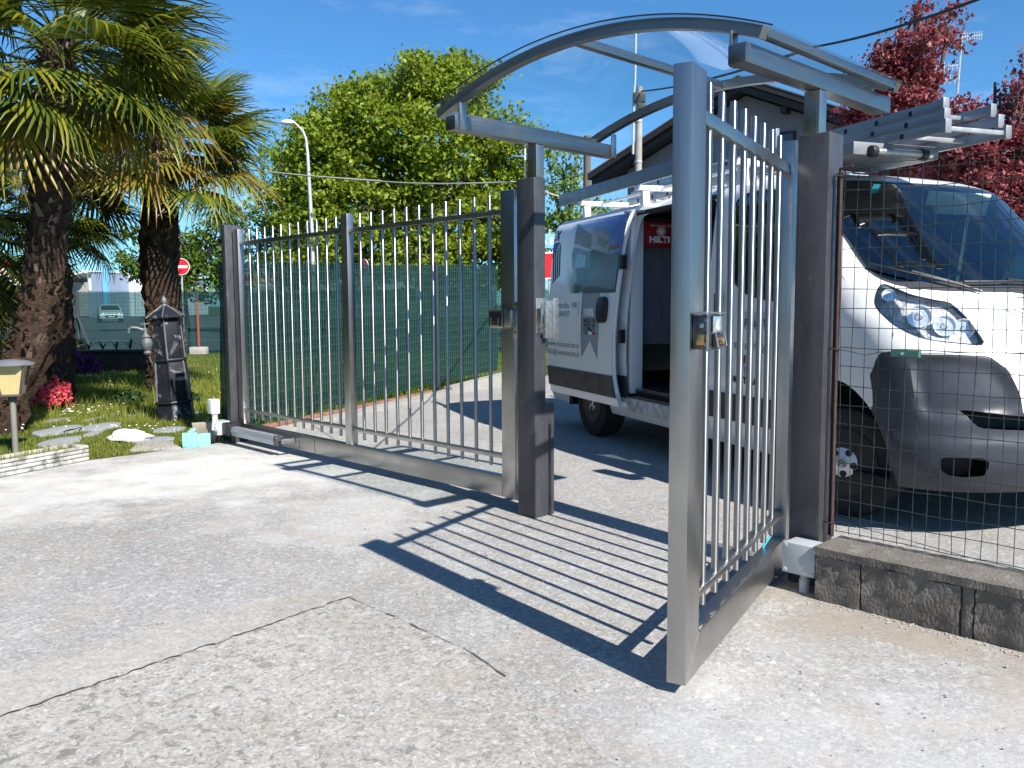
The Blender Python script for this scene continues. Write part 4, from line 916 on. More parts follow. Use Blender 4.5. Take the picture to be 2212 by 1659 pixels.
# ladder on the roof rack
LD = thing('ladder', 'three-section aluminium ladder lying on the van roof rack, its ends sticking out in front', 'ladder', VO, VRZ)
ALU = pm('ladder_aluminium', (.36,.40,.45), .38, .8, .10, 6)
for i, z in enumerate((2.305, 2.375, 2.445)):
    x1 = (.27, .23, .19)[i]; yi = (0, .03, .06)[i]
    for y in (-.47+yi, .03-yi*.6):
        xe = x1+(.0 if y < -.2 else -.03)
        rl = obj('rail', MB().box(-3.6, xe, y-.014, y+.014, z-.030, z+.032).box(-3.6, xe, y-.019, y+.019, z+.026, z+.032), ALU, LD, bevel=.002)
        if y < -.2:
            for x in np.arange(-3.4, xe-.05, .28): obj('rung_end', MB().box(x-.013, x+.013, y-.0165, y-.0145, z-.018, z+.012), M['seam'], rl)
        obj('end_cap', MB().box(xe+.001, xe+.028, y-.024, y+.024, z-.040, z+.042), pm('worn_end_cap', (.26,.27,.29), .5, .5) if 'EC_' not in globals() else EC_, rl, bevel=.006); EC_ = bpy.data.materials['worn_end_cap']
    for x in np.arange(-3.4, x1-.02, .28): obj('rung', MB().box(x-.014, x+.014, -.455+yi, .015-yi*.6, z-.016, z+.010), pm('rung_alu', (.46,.46,.45), .4, .6) if 'RG_' not in globals() else RG_, LD, bevel=.003); RG_ = COL.objects[-1].data.materials[0] if 'RG_' not in globals() else RG_
# ================================================================== FENCES AND STREET BEHIND
def m_net(name, col, open_, sc):
    t = NT(name); p = t.pos(); s_ = t.n('ShaderNodeSeparateXYZ'); t.l(p, s_.inputs[0])
    n1 = t.noise(t.map(p, (1,1,.6)), 1.4, 4, .6); n2 = t.noise(t.map(p, (6,6,160)), 2, 2)
    tr = t.n('ShaderNodeBsdfTransparent'); tr.inputs[0].default_value = (.55,.80,.80,1)
    df = t.bsdf(t.mix(t.rng(n2, .35, .65), col, [x*.55 for x in col]), .8, 0, .2)
    f = t.math('ADD', t.rng(n1, .35, .65, open_-.05, open_+.05), t.rng(n2, .3, .7, -.10, .10))
    m = t.n('ShaderNodeMixShader'); t.l(f, m.inputs[0]); t.l(df.outputs[0], m.inputs[1]); t.l(tr.outputs[0], m.inputs[2]); return t.done(m)
NETA = m_net('green_shade_net', (.010,.026,.030), .14, 1); NETB = m_net('teal_shade_net', (.008,.034,.040), .34, 1)
def poly_at(pts, t):                                   # point along polyline, t in metres
    for a, b in zip(pts[:-1], pts[1:]):
        L = (b-a).length
        if t <= L or b is pts[-1]: return a+(b-a)*(t/L)
        t -= L
def mesh_fence(thing_, pts, z0s, z1s, dv, dh, r, net, netname='shade_net', nd=.03, wire=None, extra_net_end=0):
    L = sum((b-a).length for a, b in zip(pts[:-1], pts[1:])); wm = MB(); rr = random.Random(4)
    H = lambda t: (z0s[0]+(z0s[1]-z0s[0])*t/L, z1s[0]+(z1s[1]-z1s[0])*t/L)
    n = int(L/dv)
    for i in range(n+1):
        t = i*dv; p = poly_at(pts, t); a, b = H(t); q = [Vector((p.x+rr.uniform(-1,1)*r, p.y+rr.uniform(-1,1)*r, z)) for z in (a, (a+b)/2, b+rr.uniform(0,.02))]; wm.tube(q, r, 3, False)
    nh = int((z1s[0]-z0s[0])/dh)
    for j in range(nh+1):
        q = []; m = int(L/.35)
        for i in range(m+1):
            t = L*i/m; p = poly_at(pts, t); a, b = H(t); q.append(Vector((p.x, p.y, a+(b-a)*j/nh+.008*sin(i*1.3+j))))
        wm.tube(q, r, 3, False)
    obj('wire_mesh', wm, wire or M['wire_green'], thing_, kind='stuff', raw=True)
    nm = MB(); m = int(L/.25)
    for i in range(m+1):
        t = L*i/m; p = poly_at(pts, t); a, b = H(t); d = (pts[-1]-pts[0]).normalized(); off = Vector((-d.y, d.x, 0))*nd
        for k_ in range(7): nm.v.append(tuple(p+off*(1+.5*sin(i*.9+k_)) + Vector((0,0,a+.02+(b-a-.03-.012*abs(sin(i*1.9)))*k_/6))))
    nm.f = [(i*7+k_, (i+1)*7+k_, (i+1)*7+k_+1, i*7+k_+1) for i in range(m) for k_ in range(6)]
    obj(netname, nm, net, thing_, raw=True)
FA = thing('mesh_fence', 'green wire fence with dark shade net running away behind the wide gate', 'fence', (0,0,0))
pa = [Vector((-2.80,8.30,0)), Vector((-1.10,12.50,0)), Vector((-.20,13.95,0))]
mesh_fence(FA, pa, (.05,.20), (1.73,1.93), .05, .100, .0022, NETA, nd=.035)
obj('fence_post', MB().tube([(-1.08,12.42,.0),(-1.08,12.42,1.90)], .03, 10), pm('green_black_post', (.02,.035,.045), .5), FA, smooth=True)
kb = thing('kerb', 'weathered concrete kerb with a brick edging under the green fence', 'kerb', (0,0,0))
kmb = MB(); 
for a, b, h0, h1 in ((pa[0]+Vector((.10,0,0)), pa[1]+Vector((.10,0,0)), .03, .06), (pa[1]+Vector((.10,.02,0)), pa[2]+Vector((.12,-.05,0)), .10, .22)):
    d = (b-a).normalized(); s_ = Vector((d.y, -d.x, 0))
    vs_ = [a, a+s_*.16, b+s_*.16, b]; kmb.add([*(tuple(v) for v in vs_), *[tuple(v+Vector((0,0,h))) for v, h in zip(vs_, (h0,h0,h1,h1))]], [(0,3,2,1),(4,5,6,7),(0,1,5,4),(1,2,6,5),(2,3,7,6),(3,0,4,7)])
obj('kerb_stone', kmb, M['conc_strip'], kb, raw=True)
BRK = pm('terracotta_edging', (.26,.12,.085), .9, 0, .3, 12, .4, 60); eb = None
d = (pa[1]-pa[0]).normalized()
for i in range(17):
    p = pa[0]+d*(.10+.25*i)+Vector((.055,-.02,.05)); m_ = MB().box(-.11, .11, -.022, .022, -.02, .028)
    if eb is None: eb = obj('brick', m_, BRK, kb, bevel=.006, loc=p, rz=atan2(d.y, d.x))
    else: same(eb, p, (0,0,atan2(d.y, d.x)+random.uniform(-.05,.05)), kb)

FB = thing('mesh_fence', 'long teal netted wire fence at the far side of the lawn, with a braced post', 'fence', (0,0,0))
pb = [Vector((-22,22.6,0)), Vector((1.2,24.6,0))]
mesh_fence(FB, pb, (.0,.0), (1.70,1.72), .10, .10, .004, NETB, nd=.06, wire=pm('teal_wire', (.012,.06,.055), .6))
BP = pm('fence_post_dark', (.03,.04,.045), .6)
def fbx(px): 
    d = ray(px, 700); t = (22.6-(-22)*0)/d.y
    for _ in range(5): p = Vector((0,0,CH))+d*t; yy = 22.6+(p.x+22)*2/23.2; t = yy/d.y
    p = Vector((0,0,CH))+d*t; return Vector((p.x, p.y-.08, 0))
p = fbx(172); obj('fence_post', MB().tube([p, p+Vector((0,0,1.72))], .05, 8), BP, FB, smooth=True)
for dx, h in ((-.32,.0), (.42,.0)): obj('brace', MB().tube([p+Vector((0,-.05,1.08)), p+Vector((dx*1.3,-.4,0))], .028, 6), BP, FB, smooth=True)
for px in (20, 430, 505, 700, 860): 
    p = fbx(px); obj('fence_post', MB().tube([p, p+Vector((0,0,1.70))], .03, 6), BP, FB, smooth=True)
p = fbx(447)+Vector((0,-.6,0))
rp_ = thing('marker_post', 'slim rust-red post on a concrete foot in front of the far fence', 'post', p)
obj('post_rod', MB().tube([(0,0,.1),(0,0,1.42)], .033, 8), pm('red_oxide', (.24,.055,.03), .7), rp_, smooth=True)
obj('concrete_foot', MB().box(-.22,.22,-.12,.12,0,.20), M['conc_strip'], rp_, bevel=.02)

# no-entry signs
SR = pm('sign_red', (.55,.012,.02), .4, 0, .03); SW = pm('sign_white', (.80,.80,.80), .4, 0, .03); GALV = pm('galvanised_pole', (.50,.52,.52), .5, .4, .08)
def no_entry(label, px, py, Y, rad, yaw, plate=False):
    c_ = at(px, py, Y); s_ = thing('road_sign', label, 'road sign', (c_.x, c_.y, 0), yaw, 'no entry signs')
    z = c_.z
    obj('pole', MB().tube([(0,.05,0),(0,.05,z+rad*.5)], .032, 10), GALV, s_, smooth=True)
    obj('sign_disc', MB().lathe([(.0001,.012),(rad,.012),(rad,-.012),(.0001,-.012)], 36, (0,0,z), 'y'), SW, s_)
    obj('red_disc', MB().lathe([(rad*.94,-.0125),(rad*.94,-.0155),(.0001,-.0156)], 36, (0,0,z), 'y'), SR, s_)
    obj('white_bar', MB().box(-rad*.76, rad*.76, -.0185, -.0162, z-rad*.16, z+rad*.16), SW, s_)
    if plate: obj('lower_plate', MB().box(-.10, .62, -.02, .0, z-rad-.42, z-rad-.02), SW, s_)
no_entry('round red no entry sign on a grey pole right of the second palm trunk', 391, 576, 31, .30, radians(8))
no_entry('narrow-looking red no entry sign seen turned through the net above a white plate', 787, 577, 33, .30, radians(-48), True)
c_ = at(13, 592, 28); bn = thing('banner_sign', 'red and white pennant-shaped sign with upright lettering at the left edge', 'sign', (c_.x, c_.y, 0))
obj('pole', MB().tube([(.0,.06,0),(.0,.06,c_.z+.5)], .03, 8), GALV, bn, smooth=True)
obj('sign_board', MB().prism([(-.24,c_.z+.42),(.20,c_.z+.42),(.17,c_.z-.55),(-.10,c_.z-.62)], lambda a, b, d: (a, d, b), -.02, .02), SR, bn)
obj('white_panel', MB().prism([(-.22,c_.z+.22),(.19,c_.z+.20),(.175,c_.z-.26),(-.16,c_.z-.26)], lambda a, b, d: (a, d, b), -.024, -.0205), SW, bn)
for i in range(6):
    x = -.14+.06*i; obj('letter_stroke', MB().box(x, x+.022, -.027, -.0243, c_.z-.20, c_.z+.14), SR, bn)
# shop board behind the net
c_ = at(568, 603, 58); sb = thing('shop_sign', 'wide shop sign with red letters on white and a yellow panel, seen through the net', 'sign', (c_.x, c_.y, 0))
obj('white_board', MB().box(-.35, 1.35, -.03, .03, c_.z-.45, c_.z+.50), SW, sb)
obj('yellow_panel', MB().box(-1.30, -.37, -.03, .03, c_.z-.42, c_.z+.48), pm('sign_yellow', (.75,.50,.02), .5), sb)
obj('lettering', text_mesh('CO', .88, .03, fn=lambda a, b: (-.32+a*1.1, -.035, c_.z-.33+b)), SR, sb)
obj('lettering', text_mesh('E', .80, .03, fn=lambda a, b: (-1.0+a, -.035, c_.z-.30+b)), SR, sb)
for x in (-1.1, 1.1): obj('support', MB().box(x-.05, x+.05, -.02, .02, 0, c_.z-.46), GALV, sb)
c_ = at(590, 600, 40)
# street sign next to the van and stop shape behind it
c_ = at(1187, 572, 22); ss = thing('road_sign', 'red bordered sign under a pale blue street name plate behind the van tail', 'road sign', (c_.x, c_.y, 0), 0)
obj('pole', MB().tube([(0,.05,0),(0,.05,c_.z+.9)], .03, 8), GALV, ss, smooth=True)
zc = c_.z
obj('sign_rim', MB().lathe([(.0001,.01),(.37,.01),(.37,-.01),(.0001,-.011)], 8, (0,0,zc-.02), 'y', pi/8), SW, ss)
obj('sign_face', MB().lathe([(.33,-.0112),(.33,-.014),(.0001,-.0141)], 8, (0,0,zc-.02), 'y', pi/8), SR, ss)
obj('name_plate', MB().box(-.45, .35, -.02, .0, zc+.42, zc+.78), pm('pale_blue_plate', (.20,.42,.52), .5), ss)
obj('lettering', text_mesh('VIA EP', .22, .004, fn=lambda a, b: (-.40+a, -.023, zc+.52+b)), SW, ss)

# street lamp
c0 = at(675, 600, 35); sl_ = thing('street_lamp', 'tall pale street lamp with a curved arm rising over the trees', 'street lamp', (c0.x, c0.y, 0))
tp = at(661, 300, 35); hp = at(628, 266, 35); o_ = Vector((c0.x, c0.y, 0))
crv = [Vector((0,0,0)), Vector((tp.x-o_.x+.15,0,4)), Vector((tp.x-o_.x+.05,0,tp.z-.6)), Vector((tp.x-o_.x,0,tp.z)), Vector((tp.x-o_.x-.10,0,tp.z+.28)), Vector((tp.x-o_.x-.30,0,tp.z+.50)), Vector((hp.x-o_.x+.1,0,hp.z+.06))]
obj('pole', MB().tube(crv, [.10,.085,.065,.05,.045,.04,.035], 10), GALV, sl_, smooth=True)
obj('lamp_head', MB().ball((hp.x-o_.x-.12,0,hp.z+.03), .26, 12, 7, 1.15, .6, .42), SW, sl_, smooth=True)
# utility pole with cable, wooden pole
c0 = at(1376, 400, 24); up_ = thing('utility_pole', 'round concrete utility pole with a thin steel riser pipe behind the canopy', 'utility pole', (c0.x, c0.y, 0))
zt = at(1380, 188, 24).z; CP = pm('pole_concrete', (.33,.31,.285), .9, 0, .2, 2, .3, 30)
obj('pole_shaft', MB().tube([(0,0,0),(.02,0,zt*.5),(.05,0,zt)], [.125,.105,.085], 14), CP, up_, smooth=True)
for px_y in (350, 262, 222, 205): 
    zz = at(1378, px_y, 24).z; obj('pole_band', MB().lathe([(.108,zz-.03),(.112,zz),(.108,zz+.03)], 14, (.03,0,0)), GALV, up_, smooth=True)
z2 = at(1372, 68, 24).z; obj('riser_pipe', MB().tube([(-.12,-.02,zt-1.8),(-.11,-.02,zt-.2),(-.08,-.02,zt+.2),(-.07,-.02,z2)], .035, 8), GALV, up_, smooth=True)
obj('pipe_head', MB().lathe([(.0001,z2+.17),(.09,z2+.15),(.09,z2+.02),(.05,z2)], 10, (-.07,-.02,0)), BP, up_, smooth=True)
obj('cable_clamp', MB().box(-.12,.20,-.14,.10,zt-.42,zt-.16).box(.0,.22,-.12,.06,zt-.62,zt-.45), BP, up_, bevel=.02)
def sag(a, b, s, n=20): return [a+(b-a)*(i/n)-Vector((0,0,4*s*(i/n)*(1-i/n))) for i in range(n+1)]
a_ = at(1386, 197, 23.8); b_ = at(1760, 101, 12.0); e_ = at(2130, -8, 8.5)
obj('overhead_cable', MB().tube(sag(a_, b_, .10)+sag(b_, e_, .05)[1:], [.022]*20+[.016]*21, 6), M['black'], smooth=True, label='dark twisted overhead cable running from the concrete pole to the upper right', cat='cable')
c0 = at(1267, 400, 30); obj('wooden_pole', MB().tube([(c0.x,c0.y,0),(c0.x+.02,c0.y,at(1268,294,30).z)], [.16,.125], 10), pm('weathered_wood', (.12,.10,.08), .9, 0, .3, 3, stretch=(8,8,1)), smooth=True, label='weathered wooden pole rising beside the house roof edge', cat='pole')
w0 = at(1270, 360, 30); 
a_ = at(500, 361, 15.5); m_ = at(820, 391, 9.0); b_ = G(-.235, .145, 2.055); e_ = at(1248, 415, 20)
obj('rope', MB().tube(sag(a_, m_, .02)+sag(m_, b_, .02)[1:]+sag(b_, e_, .10)[1:], [.011]*21+[.006]*20+[.010]*20, 5), pm('pale_rope', (.50,.50,.44), .8), smooth=True, label='thin pale rope strung from the palms past the middle gate post', cat='rope')
# aerial on the middle post
AE = thing('radio_aerial', 'thin white aerial with a domed cap between gate leaf and middle post', 'aerial', G(-.225, .15, 0), GRZ)
obj('mast', MB().tube([(0,0,2.05),(.003,0,2.30)], .0055, 8), M['white_pl'], AE, smooth=True)
obj('dome_cap', MB().lathe([(.052,2.292),(.053,2.300),(.040,2.312),(.0001,2.318)], 18), M['white_pl'], AE, smooth=True)
obj('mast_base', MB().lathe([(.018,2.00),(.018,2.03),(.014,2.035),(.016,2.07)], 10), M['grey_pl'], AE, smooth=True)
obj('mast_bracket', MB().box(-.05,.078,-.012,.012,1.96,2.0), M['zinc'], AE)
# TV aerial
c0 = at(2064, 215, 20); TV = thing('tv_aerial', 'roof television aerial on a thin mast among the red trees', 'aerial', (c0.x, c0.y, 0))
zt = at(2073, 78, 20).z
obj('mast', MB().tube([(0,0,0),(0,0,5),(.08,0,zt)], .025, 6), GALV, TV, smooth=True)
def yagi(x0, z0, L, ang, n, nm):
    d = Vector((cos(ang), -.25, sin(ang)*.3)); m = MB().tube([Vector((x0,0,z0)), Vector((x0,0,z0))+d*L], .016, 5)
    a_ = obj('aerial_boom', m, GALV, TV, smooth=True); e = MB()
    for i in range(n):
        c = Vector((x0,0,z0))+d*(L*(i+.5)/n); obj('aerial_element', MB().tube([c+Vector((-.05,-.10,-.13)), c+Vector((.05,.10,.13))], .006, 4), GALV, a_)
yagi(.08, zt-.03, .42, .1, 9, 'a'); yagi(.05, at(2067,140,20).z, -.62, .3, 7, 'b'); yagi(.02, at(2067,170,20).z, -.30, .2, 3, 'c')

# house
HPHI = radians(38); hg = Vector((cos(HPHI), -sin(HPHI), 0)); hn = Vector((-sin(HPHI), -cos(HPHI), 0)); HB = at(1594, 164, 24)
HO = Vector((HB.x, HB.y, 0)); HZ = HB.z; SL = .448
HS = thing('house', 'dark mauve house gable with a brown overhanging roof behind the van', 'house', HO, atan2(hg.y, hg.x))
wall_m = pm('mauve_render', (.23,.192,.198), .92, 0, .10, 2, .3, 40); fas = pm('dark_brown_fascia', (.030,.022,.020), .6); til = pm('brown_roof_tiles', (.07,.045,.035), .85, 0, .2, 6)
# local: x along gable, y away from us
LW, RW = -3.75, 5.2
obj('gable_wall', MB().prism([(LW,0),(RW,0),(RW,HZ-.42-SL*RW),(0,HZ-.42),(LW,HZ-.42+SL*LW)], lambda a, b, d: (a, d, b), .55, 9.5), wall_m, HS)
for s_, xe in ((-1,-4.85), (1,6.0)):
    zr = lambda x: HZ-SL*abs(x)
    obj('roof_slab', MB().prism([(0,HZ-.02),(xe,zr(xe)-.02),(xe,zr(xe)-.16),(0,HZ-.16)], lambda a, b, d: (a, d, b), .03, 10), til, HS)
    obj('fascia_board', MB().prism([(0,HZ),(xe,zr(xe)),(xe,zr(xe)-.17),(0,HZ-.17)], lambda a, b, d: (a, d, b), -.02, .025), fas, HS)
    obj('barge_board', MB().prism([(0,HZ-.19),(xe*.985,zr(xe*.985)-.19),(xe*.985,zr(xe*.985)-.34),(0,HZ-.34)], lambda a, b, d: (a, d, b), .10, .16), fas, HS)
    obj('roof_soffit', MB().prism([(0,HZ-.345),(xe*.985,zr(xe*.985)-.345),(xe*.985,zr(xe*.985)-.38),(0,HZ-.38)], lambda a, b, d: (a, d, b), .10, .55), fas, HS)
    obj('drip_edge', MB().prism([(0,HZ+.035),(xe,zr(xe)+.035),(xe,zr(xe)+.001),(0,HZ+.001)], lambda a, b, d: (a, d, b), -.035, .10), pm('grey_drip_edge', (.32,.31,.32), .5, .5), HS)
for xb in (-3.3, -1.2, 1.2, 3.6): obj('rafter_end', MB().box(xb-.08, xb+.08, .20, .549, HZ-SL*abs(xb)-.56, HZ-SL*abs(xb)-.40), fas, HS)
for x0_, x1_, z0_, z1_ in ((.25,1.45,HZ-3.0,HZ-1.55), (-2.2,-1.2,HZ-4.4,HZ-3.2)):
    wf = obj('window', MB().box(x0_, x1_, .51, .548, z0_, z1_), fas, HS); obj('pane', MB().box(x0_+.07, (x0_+x1_)/2-.03, .49, .509, z0_+.07, z1_-.07), M['glass_dark'], wf); obj('pane', MB().box((x0_+x1_)/2+.03, x1_-.07, .49, .509, z0_+.07, z1_-.07), M['glass_dark'], wf)

# far buildings
def bldg(label, pxl, pxr, pyt, Y, depth, m, roof=None, slope=0, name='warehouse'):
    a = at(pxl, pyt, Y); b = at(pxr, pyt, Y); t = thing(name, label, 'building', (a.x, Y, 0)); w = b.x-a.x
    obj('wall', MB().box(0, w, 0, depth, 0, a.z), m, t)
    return t, w, a.z
GP = pm('blue_grey_cladding', (.24,.30,.40), .6, 0, .08, .4); WP_ = pm('white_cladding', (.72,.74,.78), .6, 0, .05, .3); WRf = pm('white_roof', (.80,.80,.80), .7)
t, w, h = bldg('grey-blue clad block with a pale blue corner pillar between the palm trunks', 189, 222, 588, 105, 18, GP)
for i in range(10): obj('cladding_rib', MB().box(w*i/10, w*i/10+.06, -.08, -.001, 0, h-.2), GP, t)
obj('parapet_cap', MB().box(-.1, w+.1, -.15, 18, h, h+.12), WP_, t); obj('corner_pillar', MB().box(w+.02, w+.62, -.3, .3, 0, h+.85), pm('sky_blue_pillar', (.16,.42,.66), .5), t)
obj('window', MB().box(.12, .42, -.10, -.085, h-2.2, h-.8), SW, t)
t, w, h = bldg('long white warehouse wall right of the pale blue pillar', 229, 330, 601, 112, 20, WP_)
obj('roof', MB().prism([(-.5,h),(w*.35,h+1.0),(w*.62,h+.45),(w*.80,h+1.0),(w+.5,h+.1)], lambda a, b, d: (a, d, b), -.2, 19), WRf, t)
for i in range(1, 5): obj('wall_joint', MB().box(w*i/5, w*i/5+.08, -.03, -.001, 0, h-.3), GP, t)
t, w, h = bldg('low hall with a bright white sloping roof between the palm trunks', 128, 192, 610, 118, 20, pm('warm_grey_wall', (.30,.28,.27), .8))  # plain warm grey wall colour
obj('roof', MB().prism([(-1,h),(w+.2,h+1.55),(w+.2,h+1.2),(-1,h-.2)], lambda a, b, d: (a, d, b), -2, 19), WRf, t)
t, w, h = bldg('low hall with a white roof at the left edge of the picture', -60, 128, 616, 122, 20, pm('beige_wall', (.40,.36,.30), .8))
obj('roof', MB().prism([(-1,h),(w*.55,h+.9),(w*.8,h+1.1),(w,h-.1)], lambda a, b, d: (a, d, b), -2, 19), WRf, t)
t, w, h = bldg('pale flat building seen through the net behind the wide gate', 560, 1060, 606, 90, 20, pm('pale_wall', (.42,.42,.42), .8), name='office_block')
for i in range(16):
    x = w*(i+.5)/16; wf = obj('window', MB().box(x-.5, x+.5, -.05, -.001, h-2.2, h-.9), GP, t); obj('pane', MB().box(x-.42, x+.42, -.07, -.051, h-2.12, h-.98), M['glass_dark'], wf)
sheet('car_park', [(-90,47.5),(60,47.5),(60,104),(-90,104)], -.011, pm('pale_asphalt', (.10,.10,.10), .9, 0, .2, .5))
for i in range(9):
    c_ = gnd(60+45*i, 712, -.004); 
obj('road_marking', MB().box(-60, 40, 33.0, 33.12, -.0085, -.008), SW, kind='structure', raw=True)
# car seen through the fence
def simple_car(label, px, py, Y, yaw, col):
    c_ = at(px, py, Y); t = thing('parked_car', label, 'car', (c_.x, Y, 0), yaw, 'cars parked beyond the far fence'); m = pm('car_paint', col, .3, 0, .02, coat=.6)
    prof = [(-2.05,.30),(-2.10,.62),(-2.0,.86),(-1.55,.95),(-1.25,1.38),(-.55,1.47),(.25,1.42),(.95,.98),(1.75,.86),(2.08,.66),(2.10,.32)]
    def side(y, sc, ww): return [(x*ww, y, z) for x, z in crm(prof, 3, False)]
    mb = MB(); ring = crm(prof, 3, False); n = len(ring)
    for y, k_ in ((-.86,0),(-.88,1),(-.60,2),(.60,2),(.88,1),(.86,0)):
        for x, z in ring: mb.v.append((x, y if z < .95 or abs(y) <= .6 else y*(1-.22*(z-.95)/.5), z))
    mb.f = [(i*n+j, i*n+(j+1) % n, (i+1)*n+(j+1) % n, (i+1)*n+j) for i in range(5) for j in range(n)]+[tuple(range(n)), tuple(range(6*n-1, 5*n-1, -1))]
    obj('body', mb, m, t, smooth=True)
    obj('windscreen', MB().add([(.34,-.62,1.39),(.34,.62,1.39),(.95,.74,1.02),(.95,-.74,1.02)], [(0,1,2,3)]), M['glass_dark'], t, raw=True)
    for s_ in (-1, 1): obj('side_window', MB().add([(-1.3,s_*.80,1.0),(.80,s_*.83,1.0),(.28,s_*.755,1.34),(-.5,s_*.75,1.38),(-1.08,s_*.76,1.30)], [(0,1,2,3,4)]), M['glass_dark'], t, raw=True)
    for x in (-1.28, 1.32):
        for y in (-.80, .80):
            w_ = obj('wheel', MB().lathe([(.18,-.1),(.31,-.1),(.32,0),(.31,.1),(.18,.1)], 20, (x,y,.32), 'y'), M['rubber'], t, smooth=True); obj('rim', MB().lathe([(.19,-.08),(.10,-.11),(.10,.11),(.19,.08)], 16, (x,y,.32), 'y'), GALV, w_, smooth=True)
    for y in (-.62, .62): obj('headlight', MB().ball((2.0,y,.68), .12, 8, 6, .5, 1.5, .7), M['chrome'], t, smooth=True)
    obj('grille', MB().box(2.06, 2.115, -.45, .45, .38, .60), M['black'], t); obj('number_plate', MB().box(2.116, 2.125, -.25, .25, .42, .52), SW, t)
simple_car('silver hatchback parked beyond the net between the palm trunks', 238, 690, 72, radians(-62), (.50,.53,.52))
simple_car('dark blue car parked beyond the net at the left edge', 30, 700, 50, radians(170), (.03,.08,.16))
# ================================================================== TREES
def m_leaf(name, cols, trans=.35, rough=.5, spec=.3, coatv=0):
    t = NT(name); g = t.n('ShaderNodeNewGeometry'); r = g.outputs['Random Per Island']
    cr_ = t.n('ShaderNodeValToRGB'); t.l(r, cr_.inputs[0]); e = cr_.color_ramp.elements
    e[0].position = 0; e[0].color = (*cols[0], 1); e[1].position = 1; e[1].color = (*cols[-1], 1)
    for i, c in enumerate(cols[1:-1]): q = e.new((i+1)/(len(cols)-1)); q.color = (*c, 1)
    b = t.bsdf(cr_.outputs[0], rough, 0, spec); tl = t.n('ShaderNodeBsdfTranslucent'); t.l(t.mix(1, cr_.outputs[0], (1.3,1.25,.7), 'MULTIPLY'), tl.inputs[0])
    m = t.n('ShaderNodeMixShader'); m.inputs[0].default_value = trans; t.l(b.outputs[0], m.inputs[1]); t.l(tl.outputs[0], m.inputs[2]); return t.done(m)
BARK = pm('tree_bark', (.09,.07,.055), .95, 0, .3, 5, .6, 30)
def leaf_mesh(name, C, Nn, size, aspect=1.7, rng=RNG, droop=.4, curl=True, flat=.6):
    n = len(C); a = rng.normal(size=(n,3)); a[:,2] -= droop; a /= np.linalg.norm(a, axis=1)[:,None]
    nn = Nn*flat+rng.normal(size=(n,3))*(1-flat)*1.2; b = np.cross(nn, a); b /= np.linalg.norm(b, axis=1)[:,None]+1e-9
    s = size*rng.uniform(.55, 1.25, n)[:,None]; l = a*s*aspect/2; w = b*s/2
    V = np.stack([C-l, C+w*.9-l*.1, C+l, C-w*.9-l*.1], 1).reshape(-1,3)
    me = bpy.data.meshes.new(name); me.vertices.add(4*n); me.vertices.foreach_set('co', V.ravel().astype(np.float32))
    me.loops.add(4*n); me.loops.foreach_set('vertex_index', np.arange(4*n, dtype=np.int32)); me.polygons.add(n)
    me.polygons.foreach_set('loop_start', np.arange(0, 4*n, 4, dtype=np.int32)); me.update(calc_edges=True); return me
def crown_pts(lobes, clumps, per, crad, rng, shell=.55, squash=(1,1,1), wind=(0,0,0)):
    C = []; N = []
    for (c, r, dens) in lobes:
        k_ = max(3, int(clumps*dens*(r**2)))
        d = rng.normal(size=(k_,3)); d /= np.linalg.norm(d, axis=1)[:,None]
        rad = r*(shell+(1.06-shell)*rng.random(k_)**.6); cc = np.array(c)+d*rad[:,None]*np.array(squash)
        for q, dd in zip(cc, d):
            m = int(per*rng.uniform(.5,1.4)); p = rng.normal(size=(m,3))*crad*np.array([1,1,.55])*rng.uniform(.6,1.3)+np.array(wind)*rng.random((m,1))
            C.append(q+p); N.append(np.tile(dd*.6+np.array([0,0,.8]), (m,1)))
    return np.vstack(C), np.vstack(N)
def tree(name, label, cat, base, lobes, leafm, clumps, per, crad, size, trunk_r, group=None, seed=1, shell=.5, limb=True, wind=(0,0,0), aspect=1.6, droop=.4, barkm=None, trunk_top=None):
    rng = np.random.default_rng(seed); t = thing(name, label, cat, base, 0, group); B = np.array(base)
    L = [(np.array(c)-B, r, d) for c, r, d in lobes]
    C, N = crown_pts(L, clumps, per, crad, rng, shell, (1,1,1), wind)
    obj('crown', leaf_mesh('crown', C, N, size, aspect, rng, droop, flat=.72), leafm, t)
    zs_ = sorted([l[0][2] for l in L]); cen = np.mean([l[0] for l in L], 0); topz = trunk_top or zs_[-1]
    pts = [Vector((0,0,-.1)), Vector((cen[0]*.15,cen[1]*.15,topz*.3)), Vector((cen[0]*.5,cen[1]*.5,topz*.6)), Vector((cen[0]*.9,cen[1]*.9,topz*.95))]
    obj('trunk', MB().tube(pts, [trunk_r, trunk_r*.75, trunk_r*.5, trunk_r*.15], 10), barkm or BARK, t, smooth=True)
    if limb:
        for c, r, d in L:
            q = Vector(c); s_ = pts[1].lerp(pts[2], random.Random(int(r*1000)).random()); mid = (s_+q)/2+Vector((0,0,-.15*r))
            obj('limb', MB().tube([s_, mid, q, q+Vector((0,0,r*.6))], [trunk_r*.38, trunk_r*.26, trunk_r*.14, .01], 6), barkm or BARK, t, smooth=True)
            for j in range(3):
                rr_ = random.Random(j+int(r*777)); e = q+Vector((rr_.uniform(-1,1), rr_.uniform(-1,1), rr_.uniform(-.3,1)))*r*.8
                obj('branch', MB().tube([mid.lerp(q, .6), (mid.lerp(q,.6)+e)/2+Vector((0,0,.1*r)), e], [trunk_r*.14, trunk_r*.09, .008], 5), barkm or BARK, t)
    return t
def plobes(lst, Y, yj=1.0, seed=0):                    # (px, py, radius px, density)
    r = random.Random(seed); o = []
    for q in lst:
        yy = Y+r.uniform(-yj, yj); c = at(q[0], q[1], yy); o.append((tuple(c), q[2]*yy/FPX, q[3] if len(q) > 3 else 1.0))
    return o
